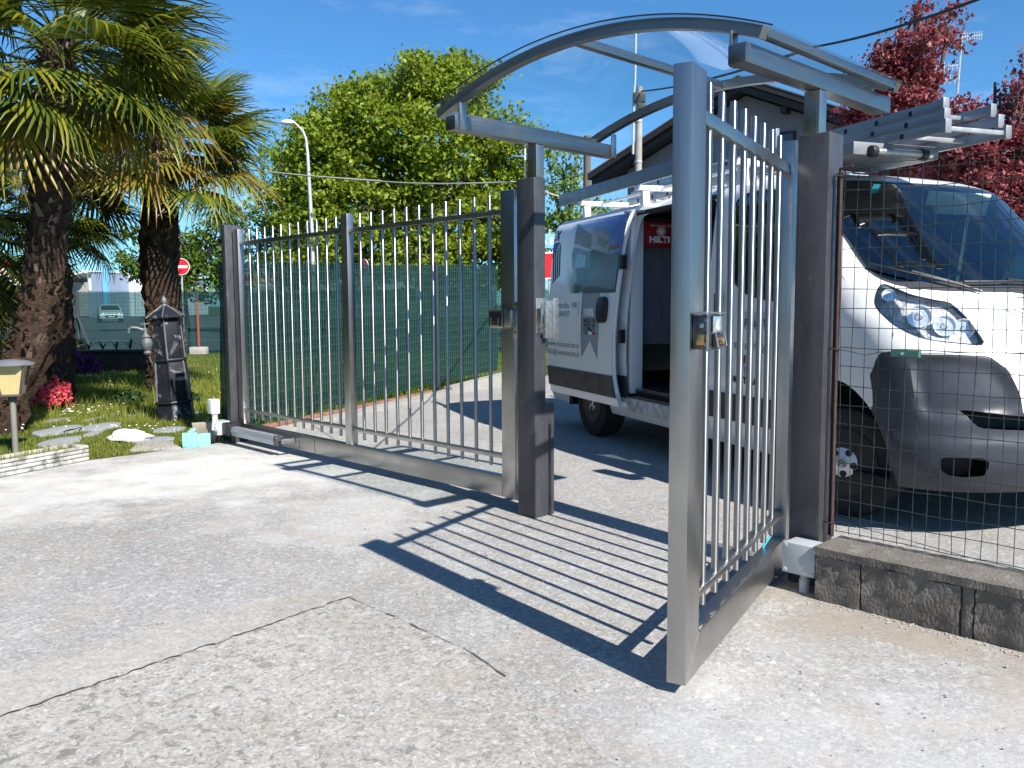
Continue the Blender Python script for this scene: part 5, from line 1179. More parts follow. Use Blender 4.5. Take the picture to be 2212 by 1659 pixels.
GREEN = m_leaf('maple_leaf_green', [(.10,.15,.012),(.17,.235,.018),(.24,.31,.025),(.32,.38,.05)], .45)
GREEN2 = m_leaf('young_leaf_green', [(.09,.16,.03),(.14,.24,.045),(.20,.30,.06),(.27,.36,.10)], .42)
GREEN3 = m_leaf('hedge_leaf_green', [(.05,.10,.012),(.09,.16,.018),(.14,.22,.025)], .35)
REDL = m_leaf('copper_red_leaf', [(.12,.018,.034),(.21,.038,.058),(.30,.075,.092),(.18,.045,.040),(.34,.115,.125)], .30)
Yt = 38
big = [(760,262,58),(812,215,52),(850,190,40),(905,170,42),(905,225,60),(965,200,48),(985,150,30),(1010,190,45),(850,270,70),(930,300,75),(1010,270,60),(1065,290,55),(1085,350,58),(720,330,60),(780,350,70),(860,380,80),(950,400,85),(1040,400,75),(1105,420,50),(700,410,60),(780,450,75),(870,470,80),(970,490,85),(1060,480,75),(1120,500,60),(820,540,70),(920,560,75),(1020,560,75),(1100,570,60),(1128,300,26,.8),(705,240,40),(680,290,55),(645,330,48),(690,380,75),(650,440,70),(680,520,80),(740,560,80),(635,560,60),(735,215,36),(775,205,36),(900,145,32),(982,140,28),(868,158,36),(940,155,36),(1035,165,34),(640,290,30)]
b_ = gnd(930, 730); tree('deciduous_tree', 'large bright green tree filling the middle behind the wide gate', 'tree', (at(930,700,Yt).x, Yt, 0), plobes([(a,b,c,1.0) for a,b,c,*d in big], Yt, 1.6, 1), GREEN, 30, 42, .32, .150, .35, 'green street trees', 11, .45, wind=(.35,0,0))
lite = [(560,345,36,.5),(600,330,34,.45),(640,360,52,.7),(655,300,34,.55),(600,400,48,.7),(560,420,40,.6),(540,470,40,.8),(590,470,50,.9),(640,440,55,1),(660,500,60,1),(600,540,60,1),(545,540,45,1),(690,545,60,1),(650,585,50,1)]
tree('deciduous_tree', 'sparser pale green tree beside the tall street lamp', 'tree', (at(610,700,42).x, 42, 0), plobes(lite, 42, 1.2, 2), GREEN2, 22, 26, .30, .16, .22, 'green street trees', 12, .5, wind=(.3,0,0))
lft = [(455,545,45),(420,560,40),(470,500,40),(400,520,35),(385,590,40),(440,600,50),(500,590,45),(350,560,30,.7),(300,510,26,.7),(285,560,30,.9),(320,590,36,.9),(340,500,32,.8),(262,572,16,.7),(270,500,14,.5),(470,455,28,.6),(500,480,30,.7)]
tree('deciduous_tree', 'leafy green tree behind the round no entry sign', 'tree', (at(400,700,44).x, 44, 0), plobes(lft, 44, 1.2, 3), GREEN3, 26, 30, .30, .16, .25, 'green street trees', 13, .5)
rgt = [(1215,350,34,.7),(1245,340,28,.6),(1200,395,34,.8),(1235,400,36,.8),(1200,440,34,1),(1230,455,36,1),(1265,400,24,.5),(1290,425,20,.5),(1210,490,36,1),(1240,520,40,1),(1185,530,34,1),(1200,580,40,1),(1290,470,30,.8),(1340,460,30,.6),(1180,330,16,.5)]
tree('deciduous_tree', 'slender light green tree between the middle post and the house', 'tree', (at(1225,700,34).x, 34, 0), plobes(rgt, 34, .8, 4), GREEN2, 30, 26, .25, .13, .16, 'green street trees', 14, .5)
far = [(70,590,22),(110,585,20),(30,575,26),(-10,570,26),(150,598,12),(60,560,18)]
tree('deciduous_tree', 'dark bushy tree far behind the first palm trunk', 'tree', (at(60,700,60).x, 60, 0), plobes(far, 60, 1, 5), GREEN3, 14, 26, .35, .25, .25, 'green street trees', 15, .4)
r1 = [(1985,55,36,.45),(2040,40,30,.4),(1940,95,34,.55),(1905,110,30,.4),(1995,100,40,.6),(2050,80,30,.35),(1925,150,50,.95),(1880,165,34,.7),(1975,155,42,.8),(1850,200,36,.6),(1905,205,58,1.1),(1960,205,48,1),(2000,180,26,.6),(1880,255,60,1.2),(1940,265,60,1.2),(1995,240,30,.6),(1850,250,34,.7),(1850,300,50,1),(1910,325,55,1.2),(1970,330,50,1.2),(1985,12,14,.4)]
tree('copper_tree', 'tall pointed copper-red tree behind the van ladders', 'tree', (at(1925,700,15).x, 15, 0), plobes(r1, 15, .5, 6), REDL, 360, 28, .105, .062, .13, 'copper-red trees', 21, .35, wind=(.16,0,0), aspect=1.5)
r2 = [(2060,235,30,.6),(2100,245,30,.6),(2030,270,34,.8),(2080,290,40,.9),(2130,300,36,.7),(2040,330,50,1.1),(2100,350,55,1.2),(2160,350,55,1.1),(2210,320,55,1),(2190,250,40,.8),(2200,190,30,.6),(2220,130,26,.5),(2160,220,22,.4),(2060,400,55,1.2),(2130,410,60,1.2),(2200,420,60,1.2),(2250,380,70,1.2),(2170,470,55,1.2),(2230,480,60,1.2),(2080,460,40,1.1)]
tree('copper_tree', 'broad copper-red tree at the right edge beyond the van nose', 'tree', (at(2150,700,13.5).x, 13.5, 0), plobes(r2, 13.5, .5, 7), REDL, 420, 30, .10, .058, .13, 'copper-red trees', 22, .35, wind=(.14,0,0), aspect=1.5)

# ================================================================== PALMS
FROND = []; rngp = np.random.default_rng(3)
PG1 = m_leaf('palm_leaf', [(.020,.042,.006),(.055,.085,.010),(.11,.14,.014),(.21,.20,.020)], .22, .36, .4)
PG2 = m_leaf('palm_leaf_yellowing', [(.10,.13,.015),(.20,.19,.02),(.28,.20,.03),(.16,.10,.03)], .25, .35, .5)
PG3 = m_leaf('palm_leaf_dry', [(.16,.11,.05),(.24,.17,.09),(.10,.07,.035)], .15, .7, .3)
def frond_mesh(seed, m, R0=.62, pet=.62, span=215, droop=.25, n=36):
    r = random.Random(seed); mb = MB()
    P = [Vector((pet*t, 0, -.06*t*t*(1+r.random())+.02*sin(t*3))) for t in (0,.25,.5,.75,1)]
    mb.tube(P, [.018,.013,.010,.008,.006], 5); hub = P[-1]; dirx = (P[-1]-P[-2]).normalized()
    tilt = r.uniform(.1,.45)
    for i in range(n):
        a = radians(-span/2+span*(i+.5)/n); L = R0*(1-.22*(abs(a)/radians(span/2))**2)*r.uniform(.92,1.06); da = radians(span/n)*.5
        prev = None; fold = .010
        rows = []
        for t in (.04, .28, .48, .70, .88, 1.0):
            rad = L*t; w = rad*da*.98 if t <= .48 else L*.48*da*.98*((1-t)/.52)**.55
            dz = -tilt*rad*.55*(1-cos(a))*.8 - droop*max(0, t-.45)**1.6*L*1.9*r.uniform(.7,1.3) + .07*rad*cos(a)
            c = hub+Vector((rad*cos(a), rad*sin(a), dz)); s_ = Vector((-sin(a), cos(a), 0))
            rows.append((c-s_*w, c+Vector((0,0,.35*w+.002)), c+s_*w))
        n0 = len(mb.v)
        for q in rows: mb.v += [tuple(x) for x in q]
        for j in range(len(rows)-1):
            k_ = n0+3*j; mb.f += [(k_,k_+3,k_+4,k_+1),(k_+1,k_+4,k_+5,k_+2)]
    me = bpy.data.meshes.new('frond'); me.from_pydata(mb.v, [], mb.f); me.materials.append(m); me.shade_smooth(); return me
FR = [frond_mesh(i, m, R0=.62+.05*(i % 3), pet=.55+.06*(i % 4), droop=d) for i, (m, d) in enumerate([(PG1,.10),(PG1,.22),(PG1,.35),(PG1,.5),(PG2,.45),(PG2,.6),(PG3,.85)])]
def m_fibre():
    t = NT('palm_trunk_fibre'); p = t.pos('Object'); w = t.noise(t.map(p, (5,5,26)), 2, 6, .75, 1.2); b = t.noise(p, 38, 4, .8)
    c = t.mix(t.rng(w, .35, .65), (.035,.022,.016), (.145,.088,.060)); c = t.mix(t.rng(b, .50, .72, 0, .6), c, (.26,.185,.14))
    return t.done(t.bsdf(c, .95, 0, .15, t.bump(w, 1, .05, t.bump(b, .8, .015))))
FIB = m_fibre(); HUSK = m_leaf('palm_husk', [(.05,.032,.022),(.10,.065,.045),(.17,.12,.085),(.26,.20,.155)], .05, .9, .2)
def palm_trunk(t, pts, rs, seed, nh=900, hs=.10, name='trunk'):
    P = [Vector(p) for p in pts]; n = 40; cc = []; rr = []
    tot = [0]
    for a, b in zip(P[:-1], P[1:]): tot.append(tot[-1]+(b-a).length)
    for i in range(n+1):
        s_ = tot[-1]*i/n; k_ = max(j for j in range(len(P)) if tot[j] <= s_+1e-6); k_ = min(k_, len(P)-2); f = (s_-tot[k_])/(tot[k_+1]-tot[k_]); cc.append(P[k_].lerp(P[k_+1], f)); rr.append(rs[k_]+(rs[k_+1]-rs[k_])*f)
    mb = MB().tube(cc, rr, 22); r = random.Random(seed)
    for i, v in enumerate(mb.v):
        c = cc[i//22]; d = Vector(v)-c; mb.v[i] = tuple(c+d*(1+.22*sin(i*1.7+seed)*r.random()+r.uniform(-.10,.10)))
    o = obj(name, mb, FIB, t, smooth=True)
    hk = MB()
    for i in range(nh):
        k_ = r.randrange(n); c = cc[k_].lerp(cc[k_+1], r.random()); a = r.uniform(0, 2*pi); rad = rr[k_]
        d = Vector((cos(a), sin(a), 0)); s_ = Vector((-sin(a), cos(a), 0)); u = Vector((0,0,1)); L = hs*r.uniform(.4,1.3); w = hs*r.uniform(.10,.30)
        p0 = c+d*rad*.92; up_ = (u*r.uniform(.3,1)+d*r.uniform(.25,.9)+s_*r.uniform(-.4,.4)).normalized()*L*(1 if r.random() < .75 else -1)
        hk.v += [tuple(p0-s_*w), tuple(p0+s_*w), tuple(p0+up_+s_*w*.5), tuple(p0+up_-s_*w*.5)]; m_ = len(hk.v); hk.f.append((m_-4,m_-3,m_-2,m_-1))
    obj('husks', hk, HUSK, t, kind='stuff', raw=True); return o
def palm(label, crown, trunk_pts, trunk_rs, n, seed, scale=1.0, flowers=0, elev=(78,-62), extra=(), skip=None):
    t = thing('palm_tree', label, 'palm tree', (trunk_pts[0][0], trunk_pts[0][1], 0), 0, 'fan palms in the garden'); O = Vector(t.location); r = random.Random(seed)
    palm_trunk(t, [Vector(p)-O for p in trunk_pts], trunk_rs, seed, 1000, .13)
    C = Vector(crown)-O
    for i in range(n):
        f = (i+.5)/n; el = radians(elev[0]+(elev[1]-elev[0])*f**.85+r.uniform(-8,8)); az = i*2.39996+r.uniform(-.25,.25)
        k_ = 0 if f < .15 else (1 if f < .4 else (2 if f < .6 else (3 if f < .78 else (4 if r.random() < .30 else (5 if r.random() < .25 else (3 if r.random() < .93 else 6))))))
        sc = scale*r.uniform(.88,1.12)*(.75 if f < .1 else 1)
        q = Matrix.Rotation(az, 3, 'Z') @ Matrix.Rotation(-el, 3, 'Y') @ Matrix.Rotation(r.uniform(-.5,.5), 3, 'X')
        o = bpy.data.objects.new('frond', FR[k_]); COL.objects.link(o); o.parent = t; o.rotation_euler = q.to_euler(); o.scale = (sc,)*3
        o.location = C+Vector((0,0,-.35*f*scale))
        # droop of low petioles
    for (az, el, k_, sc) in extra:
        q = Matrix.Rotation(radians(az), 3, 'Z') @ Matrix.Rotation(-radians(el), 3, 'Y'); o = bpy.data.objects.new('frond', FR[k_]); COL.objects.link(o); o.parent = t; o.rotation_euler = q.to_euler(); o.scale = (sc,)*3; o.location = C+Vector((0,0,-.15))
    fm = MB(); 
    for i in range(flowers):
        a = r.uniform(0, 2*pi); cl = C+Vector((cos(a)*.38, sin(a)*.38, -.45+r.uniform(-.2,.1)))*1.0
        for j in range(90):
            p = cl+Vector((r.gauss(0,.08), r.gauss(0,.08), -abs(r.gauss(0,.20)))); s_ = .018
            fm.add([p+Vector((-s_,0,0)), p+Vector((0,-s_,s_)), p+Vector((s_,0,0)), p+Vector((0,s_,-s_))], [(0,1,2,3)])
    if flowers: obj('flower_clusters', fm, m_leaf('palm_flower', [(.55,.30,.02),(.75,.46,.04),(.40,.20,.02)], .2), t, kind='stuff', raw=True)
    return t
Y1 = 8.9
w = lambda px, py, Y: tuple(at(px, py, Y))
PA = [(*gnd(18, 940)[:2], 0)]; PA = [(at(2,930,Y1).x, Y1, -.05)]
palm('tall shaggy palm leaning up from beside the yellow garden lamp', w(132,70,Y1+.05), PA+[w(26,850,Y1),w(68,755,Y1+.02),w(92,650,Y1+.05),w(104,500,Y1+.05),w(116,300,Y1+.05),w(130,95,Y1+.05)], [.20,.19,.20,.185,.18,.17,.15], 50, 5, 1.2, 0, (68,-36), extra=[(-8,-4,1,1.2),(8,22,2,1.25),(-22,30,2,1.3),(-35,-30,2,1.1),(-12,-25,3,1.15),(10,-34,3,1.05),(-160,-30,4,1.1),(178,-35,3,1.1),(-62,-22,2,1.1)])
Y2 = 13.0
p2b = at(346, 800, 13)
palm('stout palm standing behind the black drinking fountain', w(345,268,Y2), [(at(350,790,Y2).x, Y2, 0), w(347,700,Y2), w(345,600,Y2), w(345,500,Y2), w(345,300,Y2)], [.20,.20,.24,.26,.20], 40, 9, 1.36, 9, (80,-28), extra=[(10,28,1,1.2),(-5,8,2,1.25),(-15,-12,4,1.2),(20,-18,3,1.2),(-30,-25,4,1.1),(15,45,2,1.2),(-20,20,4,1.2)])
palm_ = [o for o in bpy.data.objects if o.name.startswith('palm_tree')][-1]
palm_trunk(palm_, [Vector(at(378,770,Y2+.2))-Vector(palm_.location)-Vector((0,0,at(378,770,Y2).z)), Vector(at(372,690,Y2+.2))-Vector(palm_.location), Vector(at(362,600,Y2+.1))-Vector(palm_.location)], [.15,.14,.16], 33, 300, .12, 'side_trunk')
palm0 = [o for o in bpy.data.objects if o.name.startswith('palm_tree')][0]
palm_trunk(palm0, [Vector(at(124,872,11.2))-Vector(palm0.location), Vector(at(126,700,11.2))-Vector(palm0.location), Vector(at(122,570,11.0))-Vector(palm0.location)], [.20,.18,.15], 51, 420, .11, 'side_trunk')
Y3 = 12.6
palm('dark palm half hidden behind the tall one, its low fans hanging right of its trunk', w(112,400,Y3), [(at(104,800,Y3).x, Y3, 0), w(106,700,Y3), w(108,560,Y3), w(112,420,Y3)], [.17,.16,.15,.14], 30, 14, .92, 0, (60,-40), extra=[(0,-8,1,1.05),(-10,-30,1,1.05),(15,15,2,1.0)])
palm('palm at the left edge with dark fans hanging into the picture', w(-60,420,11), [(at(-60,850,11).x, 11, 0), w(-60,700,11), w(-60,440,11)], [.18,.16,.14], 36, 18, 1.1, 0, (70,-70))

# ================================================================== GARDEN
def scatter_blades(name, m, n, regionf, h0, h1, w, seed, lean=.4, label=None, cat=None):
    rng = np.random.default_rng(seed); P = regionf(rng, n); n = len(P); h = rng.uniform(h0, h1, n)*(.6+.8*rng.random(n)**2); a = rng.uniform(0, 2*pi, n); ln = rng.uniform(.1, lean, n); az = rng.uniform(0, 2*pi, n)
    s_ = np.stack([np.cos(a), np.sin(a), 0*a], 1)*w*rng.uniform(.6,1.4,n)[:,None]; tip = P+np.stack([np.cos(az)*ln*h, np.sin(az)*ln*h, h], 1)
    V = np.stack([P-s_, P+s_, tip], 1).reshape(-1,3); me = bpy.data.meshes.new(name); me.vertices.add(3*n); me.vertices.foreach_set('co', V.ravel().astype(np.float32)); me.loops.add(3*n); me.loops.foreach_set('vertex_index', np.arange(3*n, dtype=np.int32)); me.polygons.add(n); me.polygons.foreach_set('loop_start', np.arange(0, 3*n, 3, dtype=np.int32)); me.update(calc_edges=True)
    return obj(name, me, m, kind='stuff')
GX = sorted([(b, a) for a, b in GB]); gxs = [g_[1] for g_ in GX]; gys = [g_[0] for g_ in GX]
STONES = []
def in_lawn(rng, n, y0=6.2, y1=22.4, xl=-13.5, dens=1.6, clear=True):
    y = y0+(y1-y0)*rng.random(n*2)**dens; bx = np.interp(y, gys, gxs)-.06; bx = np.where(y > 14.6, .5, bx)
    x = bx-(bx-xl*y/22-(-1.5))*rng.random(n*2) if 0 else bx-rng.random(n*2)*(bx+.62*y+.4)
    ok = (x < bx)
    nn = np.sin(x*2.3+1.1)*np.cos(y*1.9)+np.sin(x*5.1+y*3.7)*.5
    ok &= rng.random(n*2) < np.clip(.75+.35*nn, .15, 1)
    for (cx, cy, rx, ry) in STONES: ok &= ((x-cx)/rx)**2+((y-cy)/ry)**2 > 1.0
    P = np.stack([x, y, 0*x-.005], 1)[ok]; return P[:n]
# slates in the grass
SLT = pm('slate_paving', (.27,.285,.30), .85, 0, .22, 9, .5, 40, dirt=((.10,.11,.09), 7, .55, .75))
path = obj('path', MB().add([(-4.9,8.2,-.004),(-3.2,8.2,-.004),(-3.3,10.6,-.004),(-5.4,10.8,-.004)], [(0,1,2,3)]), M['lawn'], kind='structure', raw=True)
Z = lambda a, b: gnd(a*.3404, 729+b*.3404)
for i, (x0, x1, y0, y1) in enumerate(((305,445,512,552),(258,472,565,622),(285,482,636,692),(540,742,546,592),(552,632,598,628),(688,795,486,508),(808,905,478,503),(978,1165,572,603),(845,1105,636,674),(1185,1290,478,503),(560,655,502,541),(418,502,583,608),(1020,1090,668,690))):
    a = Z(x0, (y0+y1)/2); b = Z(x1, (y0+y1)/2); f = Z((x0+x1)/2, y1); bk = Z((x0+x1)/2, y0); cx, cy = (a.x+b.x)/2, (f.y+bk.y)/2; rx, ry = (b.x-a.x)/2*1.12, (bk.y-f.y)/2*1.25
    r = random.Random(i); pl_ = [(rx*cos(2*pi*j/9)*r.uniform(.82,1.08), ry*sin(2*pi*j/9)*r.uniform(.85,1.08)) for j in range(9)]
    obj('slate', MB().prism(pl_, lambda a_, b_, d: (a_, b_, d), -.02, .012), SLT, path, bevel=.004, loc=(cx, cy, .0)); STONES.append((cx, cy, rx*.88, ry*.88))
rs_ = random.Random(12)
for i in range(16):
    cx, cy = rs_.uniform(-4.6,-3.1), rs_.uniform(8.1,9.7)
    if any(((cx-a)/(b+.12))**2+((cy-c)/(d+.10))**2 < 1.6 for a, c, b, d in STONES) or cx > float(np.interp(cy, gys, gxs))-.3: continue
    rx, ry = rs_.uniform(.10,.19), rs_.uniform(.09,.16); pl_ = [(rx*cos(2*pi*j/8)*rs_.uniform(.8,1.1), ry*sin(2*pi*j/8)*rs_.uniform(.8,1.1)) for j in range(8)]
    obj('slate', MB().prism(pl_, lambda a_, b_, d: (a_, b_, d), -.02, .011), SLT, path, bevel=.004, loc=(cx, cy, 0)); STONES.append((cx, cy, rx*.88, ry*.88))
STONES += [(-4.45,7.58,.05,.05)]
GRS = m_leaf('grass_blade', [(.14,.18,.03),(.20,.25,.04),(.28,.31,.055),(.36,.36,.09)], .5, .6, .2)
scatter_blades('grass', GRS, 95000, lambda r, n: in_lawn(r, n, 9.3), .030, .080, .0042, 5)
scatter_blades('short_grass', GRS, 16000, lambda r, n: in_lawn(r, n, 6.2, 9.6, dens=1.0), .018, .050, .0036, 15)
scatter_blades('tall_grass', GRS, 9000, lambda r, n: in_lawn(r, n, 9.5, 15, dens=1.2), .10, .22, .006, 6, .7)
def strip(rng, n):
    t = rng.random(n); a = np.array([[-2.72,8.42],[-1.14,12.6],[-.15,14.3]]); tt = t*6.3; x = np.interp(tt, [0,4.5,6.3], a[:,0]); y = np.interp(tt, [0,4.5,6.3], a[:,1]); o = rng.random(n)*.22
    return np.stack([x-o, y+o*.3, 0*x], 1)
scatter_blades('verge_grass', GRS, 2600, strip, .08, .24, .007, 9, .9)
DW = pm('daisy_white', (.80,.80,.78), .6)
def flowers(name, m, n, reg, size, seed, z=.07):
    rng = np.random.default_rng(seed); P = reg(rng, n); mb = MB(); 
    for x, y, _ in P:
        s_ = size*rng.uniform(.7,1.3); h = z*rng.uniform(.6,1.4); t = rng.uniform(-.3,.3); mb.add([(x-s_,y,h+t*s_),(x,y-s_,h-.3*s_),(x+s_,y,h-t*s_),(x,y+s_,h+.3*s_)], [(0,1,2,3)])
    obj(name, mb, m, kind='stuff', raw=True)
flowers('daisies', DW, 420, lambda r, n: in_lawn(r, n, 8.6, 20), .011, 31)
dz = Z(530, 505); flowers('daisies', DW, 22, lambda r, n: np.stack([dz.x+r.normal(size=n)*.16, dz.y+r.normal(size=n)*.16, np.zeros(n)], 1), .016, 34, .08)
flowers('yellow_flowers', pm('buttercup_yellow', (.62,.50,.03), .6), 260, lambda r, n: in_lawn(r, n, 11, 18), .012, 32)

def shrub(name, label, cat, base, r, hgt, cols, flower=None, nl=2600, nf=0, seed=1, fs=.03, ls=.035, group=None):
    rng = np.random.default_rng(seed); t = thing(name, label, cat, base, 0, group)
    def pts(n, s0, s1):
        d = rng.normal(size=(n,3)); d[:,2] = np.abs(d[:,2])*1.1-.15; d /= np.linalg.norm(d, axis=1)[:,None]; rad = rng.uniform(s0, s1, n)[:,None]*(1+.16*np.sin(d[:,:1]*9+d[:,1:2]*7)); P = d*rad*np.array([r, r, hgt*.62])+np.array([0,0,hgt*.38]); return P, d
    P, d = pts(nl, .35, 1.0); P[:,2] = np.maximum(P[:,2], .01); obj('foliage', leaf_mesh('foliage', P, d, ls, 1.8, rng), m_leaf(name+'_leaf', cols, .3), t)
    if nf: P, d = pts(nf, .88, 1.08); obj('blossom', leaf_mesh('blossom', P, d, fs, 1.05, rng, 0, flat=.75), m_leaf(name+'_blossom', flower, .35), t)
    st = MB()
    for i in range(7): a = 2*pi*i/7; obj('stem', MB().tube([(0,0,0),(cos(a)*r*.3,sin(a)*r*.3,hgt*.35),(cos(a)*r*.6,sin(a)*r*.6,hgt*.7)], [.012,.008,.004], 5), BARK, t)
    return t
ag = [(.015,.035,.01),(.03,.06,.015)]
shrub('azalea', 'small azalea covered in bright pink-red blossom below the tall palm', 'azalea', tuple(gnd(114, 890)), .22, .40, ag, [(.85,.09,.14),(.92,.16,.20),(.75,.06,.10),(.95,.30,.30)], 1500, 1300, 41, .042)
shrub('azalea', 'wide azalea with deep purple blossom in the palm shade', 'azalea', tuple(gnd(155, 824)), .46, .50, ag, [(.16,.012,.20),(.26,.02,.30),(.10,.01,.14),(.42,.05,.36)], 2600, 1700, 42, .045)
shrub('azalea', 'dull dark red azalea low behind the pink one', 'azalea', tuple(gnd(75, 880)), .28, .35, ag, [(.10,.006,.01),(.16,.01,.015)], 1500, 500, 43, .04)
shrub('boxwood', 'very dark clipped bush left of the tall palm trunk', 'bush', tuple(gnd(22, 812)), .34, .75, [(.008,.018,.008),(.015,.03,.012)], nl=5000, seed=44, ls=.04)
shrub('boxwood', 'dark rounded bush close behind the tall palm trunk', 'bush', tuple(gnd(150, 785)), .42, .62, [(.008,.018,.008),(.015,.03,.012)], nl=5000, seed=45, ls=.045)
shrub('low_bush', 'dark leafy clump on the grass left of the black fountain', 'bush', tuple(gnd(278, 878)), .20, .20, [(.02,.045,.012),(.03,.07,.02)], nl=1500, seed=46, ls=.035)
shrub('low_bush', 'rough dark green clump right of the black fountain', 'bush', tuple(gnd(418, 872)), .12, .14, [(.02,.045,.012),(.03,.07,.02)], nl=700, seed=47, ls=.035)
def strap_plant(label, base, n, L, w, m, seed, up=.7, name='strap_plant'):
    t = thing(name, label, 'plant', base); r = random.Random(seed)
    for i in range(n):
        a = 2*pi*i/n+r.uniform(-.4,.4); l = L*r.uniform(.7,1.15); e = up*r.uniform(.6,1.3); d = Vector((cos(a), sin(a), 0)); s_ = Vector((-sin(a), cos(a), 0)); mb = MB(); N = 6
        for j in range(N+1):
            q = j/N; c = d*(l*q*(.35+.55*q)*(1.4-e*.5))+Vector((0,0,l*e*(q-.62*q*q))); ww = w*(1-q)**.6*(.5+1.2*q if q < .4 else 1)
            mb.v += [tuple(c-s_*ww), tuple(c-Vector((0,0,.3*ww))), tuple(c+s_*ww)]
        mb.f = [(3*j+k_, 3*j+3+k_, 3*j+4+k_, 3*j+1+k_) for j in range(N) for k_ in (0,1)]; obj('leaf', mb, m, t, smooth=True)
    return t
DKL = pm('dark_strap_leaf', (.015,.030,.016), .4); LTL = m_leaf('yellow_green_leaf', [(.20,.24,.04),(.30,.30,.06)], .35); MGL = m_leaf('tulip_leaf', [(.10,.17,.06),(.14,.22,.08)], .35)
strap_plant('dark spiky plant at the foot of the far left gate post', tuple(gnd(462, 925)), 16, .42, .012, DKL, 1, .6)
strap_plant('yellow-green plant with broad upright leaves on the shaded lawn', tuple(gnd(236, 800)), 11, .55, .05, LTL, 2, .9)
strap_plant('bright green fan seedling behind the yellow lamp', tuple(gnd(20, 800)), 12, .5, .03, LTL, 3, .8)
strap_plant('pale striped seedling leaves against the tall palm trunk', tuple(gnd(98, 845)), 12, .42, .012, LTL, 4, 1.0)
for i, (px, py) in enumerate(((598,905),(622,895),(655,878),(700,868),(770,850),(792,845))):
    strap_plant(('first','second','third','fourth','fifth','sixth')[i]+' tuft of broad pale green leaves from the left along the fence foot', tuple(gnd(px, py, .03)), 7, .22, .02, MGL, 10+i, 1.0).__setitem__('group', 'tufts along the fence foot')
# raised bed under the far fence
c_ = gnd(248, 800); rb_ = thing('raised_bed', 'long dark planter box with spiky plants in front of the far fence', 'planter', (c_.x, c_.y, 0), radians(4))
DKW = pm('dark_timber', (.055,.035,.028), .8, 0, .2, 4)
obj('bed_wall', MB().box(-.75, .85, -.2, .2, 0, .38), DKW, rb_, bevel=.01); obj('bed_rim', MB().box(-.80, .90, -.24, .24, .381, .42), DKW, rb_, bevel=.008)
for i in range(5):
    t_ = strap_plant('dark upright spiky plant '+('at the left end','second from the left','in the middle','second from the right','at the right end')[i]+' of the raised bed', (c_.x-.5+.28*i, c_.y, .42), 12, .42, .014, DKL, 60+i, 1.1); t_['group'] = 'plants in the raised bed'

# drinking fountain
FC = gnd(369, 914); FT = thing('drinking_fountain', 'old black cast-iron drinking fountain with a six-sided roof and a side tap', 'fountain', (FC.x, FC.y+.18, 0)); FT.rotation_euler = (0, radians(-3.6), radians(12))
t = NT('worn_black_iron'); p = t.pos('Object'); n1 = t.noise(p, 6, 6, .7, .5); n2 = t.noise(p, 3.0, 4, .7)
c = t.mix(t.rng(n1, .35, .65), (.011,.012,.017), (.026,.028,.037)); c = t.mix(t.math('MULTIPLY', t.rng(n1, .56, .66), t.rng(n2, .46, .60)), c, (.34,.34,.36)); IRON = t.done(t.bsdf(c, .42, .2, .5, t.bump(n1, .3, .01)))
IRG = pm('grey_worn_iron', (.15,.16,.17), .6, .3, .3, 12, .3, 50)
def hexl(prof, m, nm, a0=pi/6, par=FT, bev=.004): return obj(nm, MB().lathe(prof, 6, (0,0,0), 'z', a0), m, par, bevel=bev)
hexl([(.225,0),(.215,.05),(.205,.21)], IRON, 'base'); hexl([(.222,.212),(.228,.226),(.222,.242)], IRON, 'lower_band'); hexl([(.195,.243),(.168,.685)], IRON, 'lower_shaft'); hexl([(.185,.686),(.190,.70),(.185,.716)], IRON, 'upper_band'); hexl([(.165,.717),(.150,1.165)], IRON, 'upper_shaft')
for i in range(6):
    a = 2*pi*i/6+pi/6; obj('corner_moulding', MB().tube([(.197*cos(a),.197*sin(a),.245),(.170*cos(a),.170*sin(a),.684)], .011, 6), IRG if i % 2 else IRON, FT, smooth=True); obj('corner_moulding', MB().tube([(.167*cos(a),.167*sin(a),.718),(.152*cos(a),.152*sin(a),1.16)], .010, 6), IRG if i % 2 == 0 else IRON, FT, smooth=True)
rf = hexl([(.150,1.166),(.215,1.168),(.218,1.178),(.11,1.255),(.025,1.31),(.0001,1.312)], IRON, 'roof', bev=.003)
for i in range(6): a = 2*pi*i/6+pi/6; obj('roof_rib', MB().tube([(.218*cos(a),.218*sin(a),1.182),(.11*cos(a),.11*sin(a),1.259),(.02*cos(a),.02*sin(a),1.315)], .006, 6), IRG, rf, smooth=True)
obj('finial', MB().lathe([(.03,1.31),(.022,1.325),(.030,1.34),(.034,1.36),(.026,1.39),(.010,1.412),(.0001,1.416)], 14), IRG, rf, smooth=True)
tp_ = obj('tap_urn', MB().lathe([(.035,.78),(.045,.80),(.03,.82),(.055,.86),(.062,.90),(.055,.945),(.035,.965),(.05,.975),(.030,1.0),(.02,1.02),(.028,1.06),(.0001,1.085)], 16, (-.215,-.08,0)), IRG, FT, smooth=True)
obj('spout', MB().tube([(-.215,-.08,1.05),(-.25,-.09,1.062),(-.30,-.10,1.085),(-.35,-.11,1.09),(-.375,-.115,1.07),(-.38,-.115,1.035)], [.016,.016,.015,.014,.014,.015], 8), IRG, tp_, smooth=True)
obj('tap_handle', MB().tube([(-.26,-.08,1.12),(-.17,-.08,1.12)], .007, 6), IRG, tp_, smooth=True); obj('tap_stem', MB().tube([(-.215,-.08,1.08),(-.215,-.08,1.135)], .009, 6), IRG, tp_, smooth=True); obj('tap_neck', MB().tube([(-.215,-.08,.90),(-.14,-.05,.90)], .02, 8), IRG, tp_, smooth=True)
obj('waste_pipe', MB().tube([(-.205,-.08,.79),(-.20,-.07,.72),(-.17,-.05,.64)], .008, 6), IRG, tp_, smooth=True)
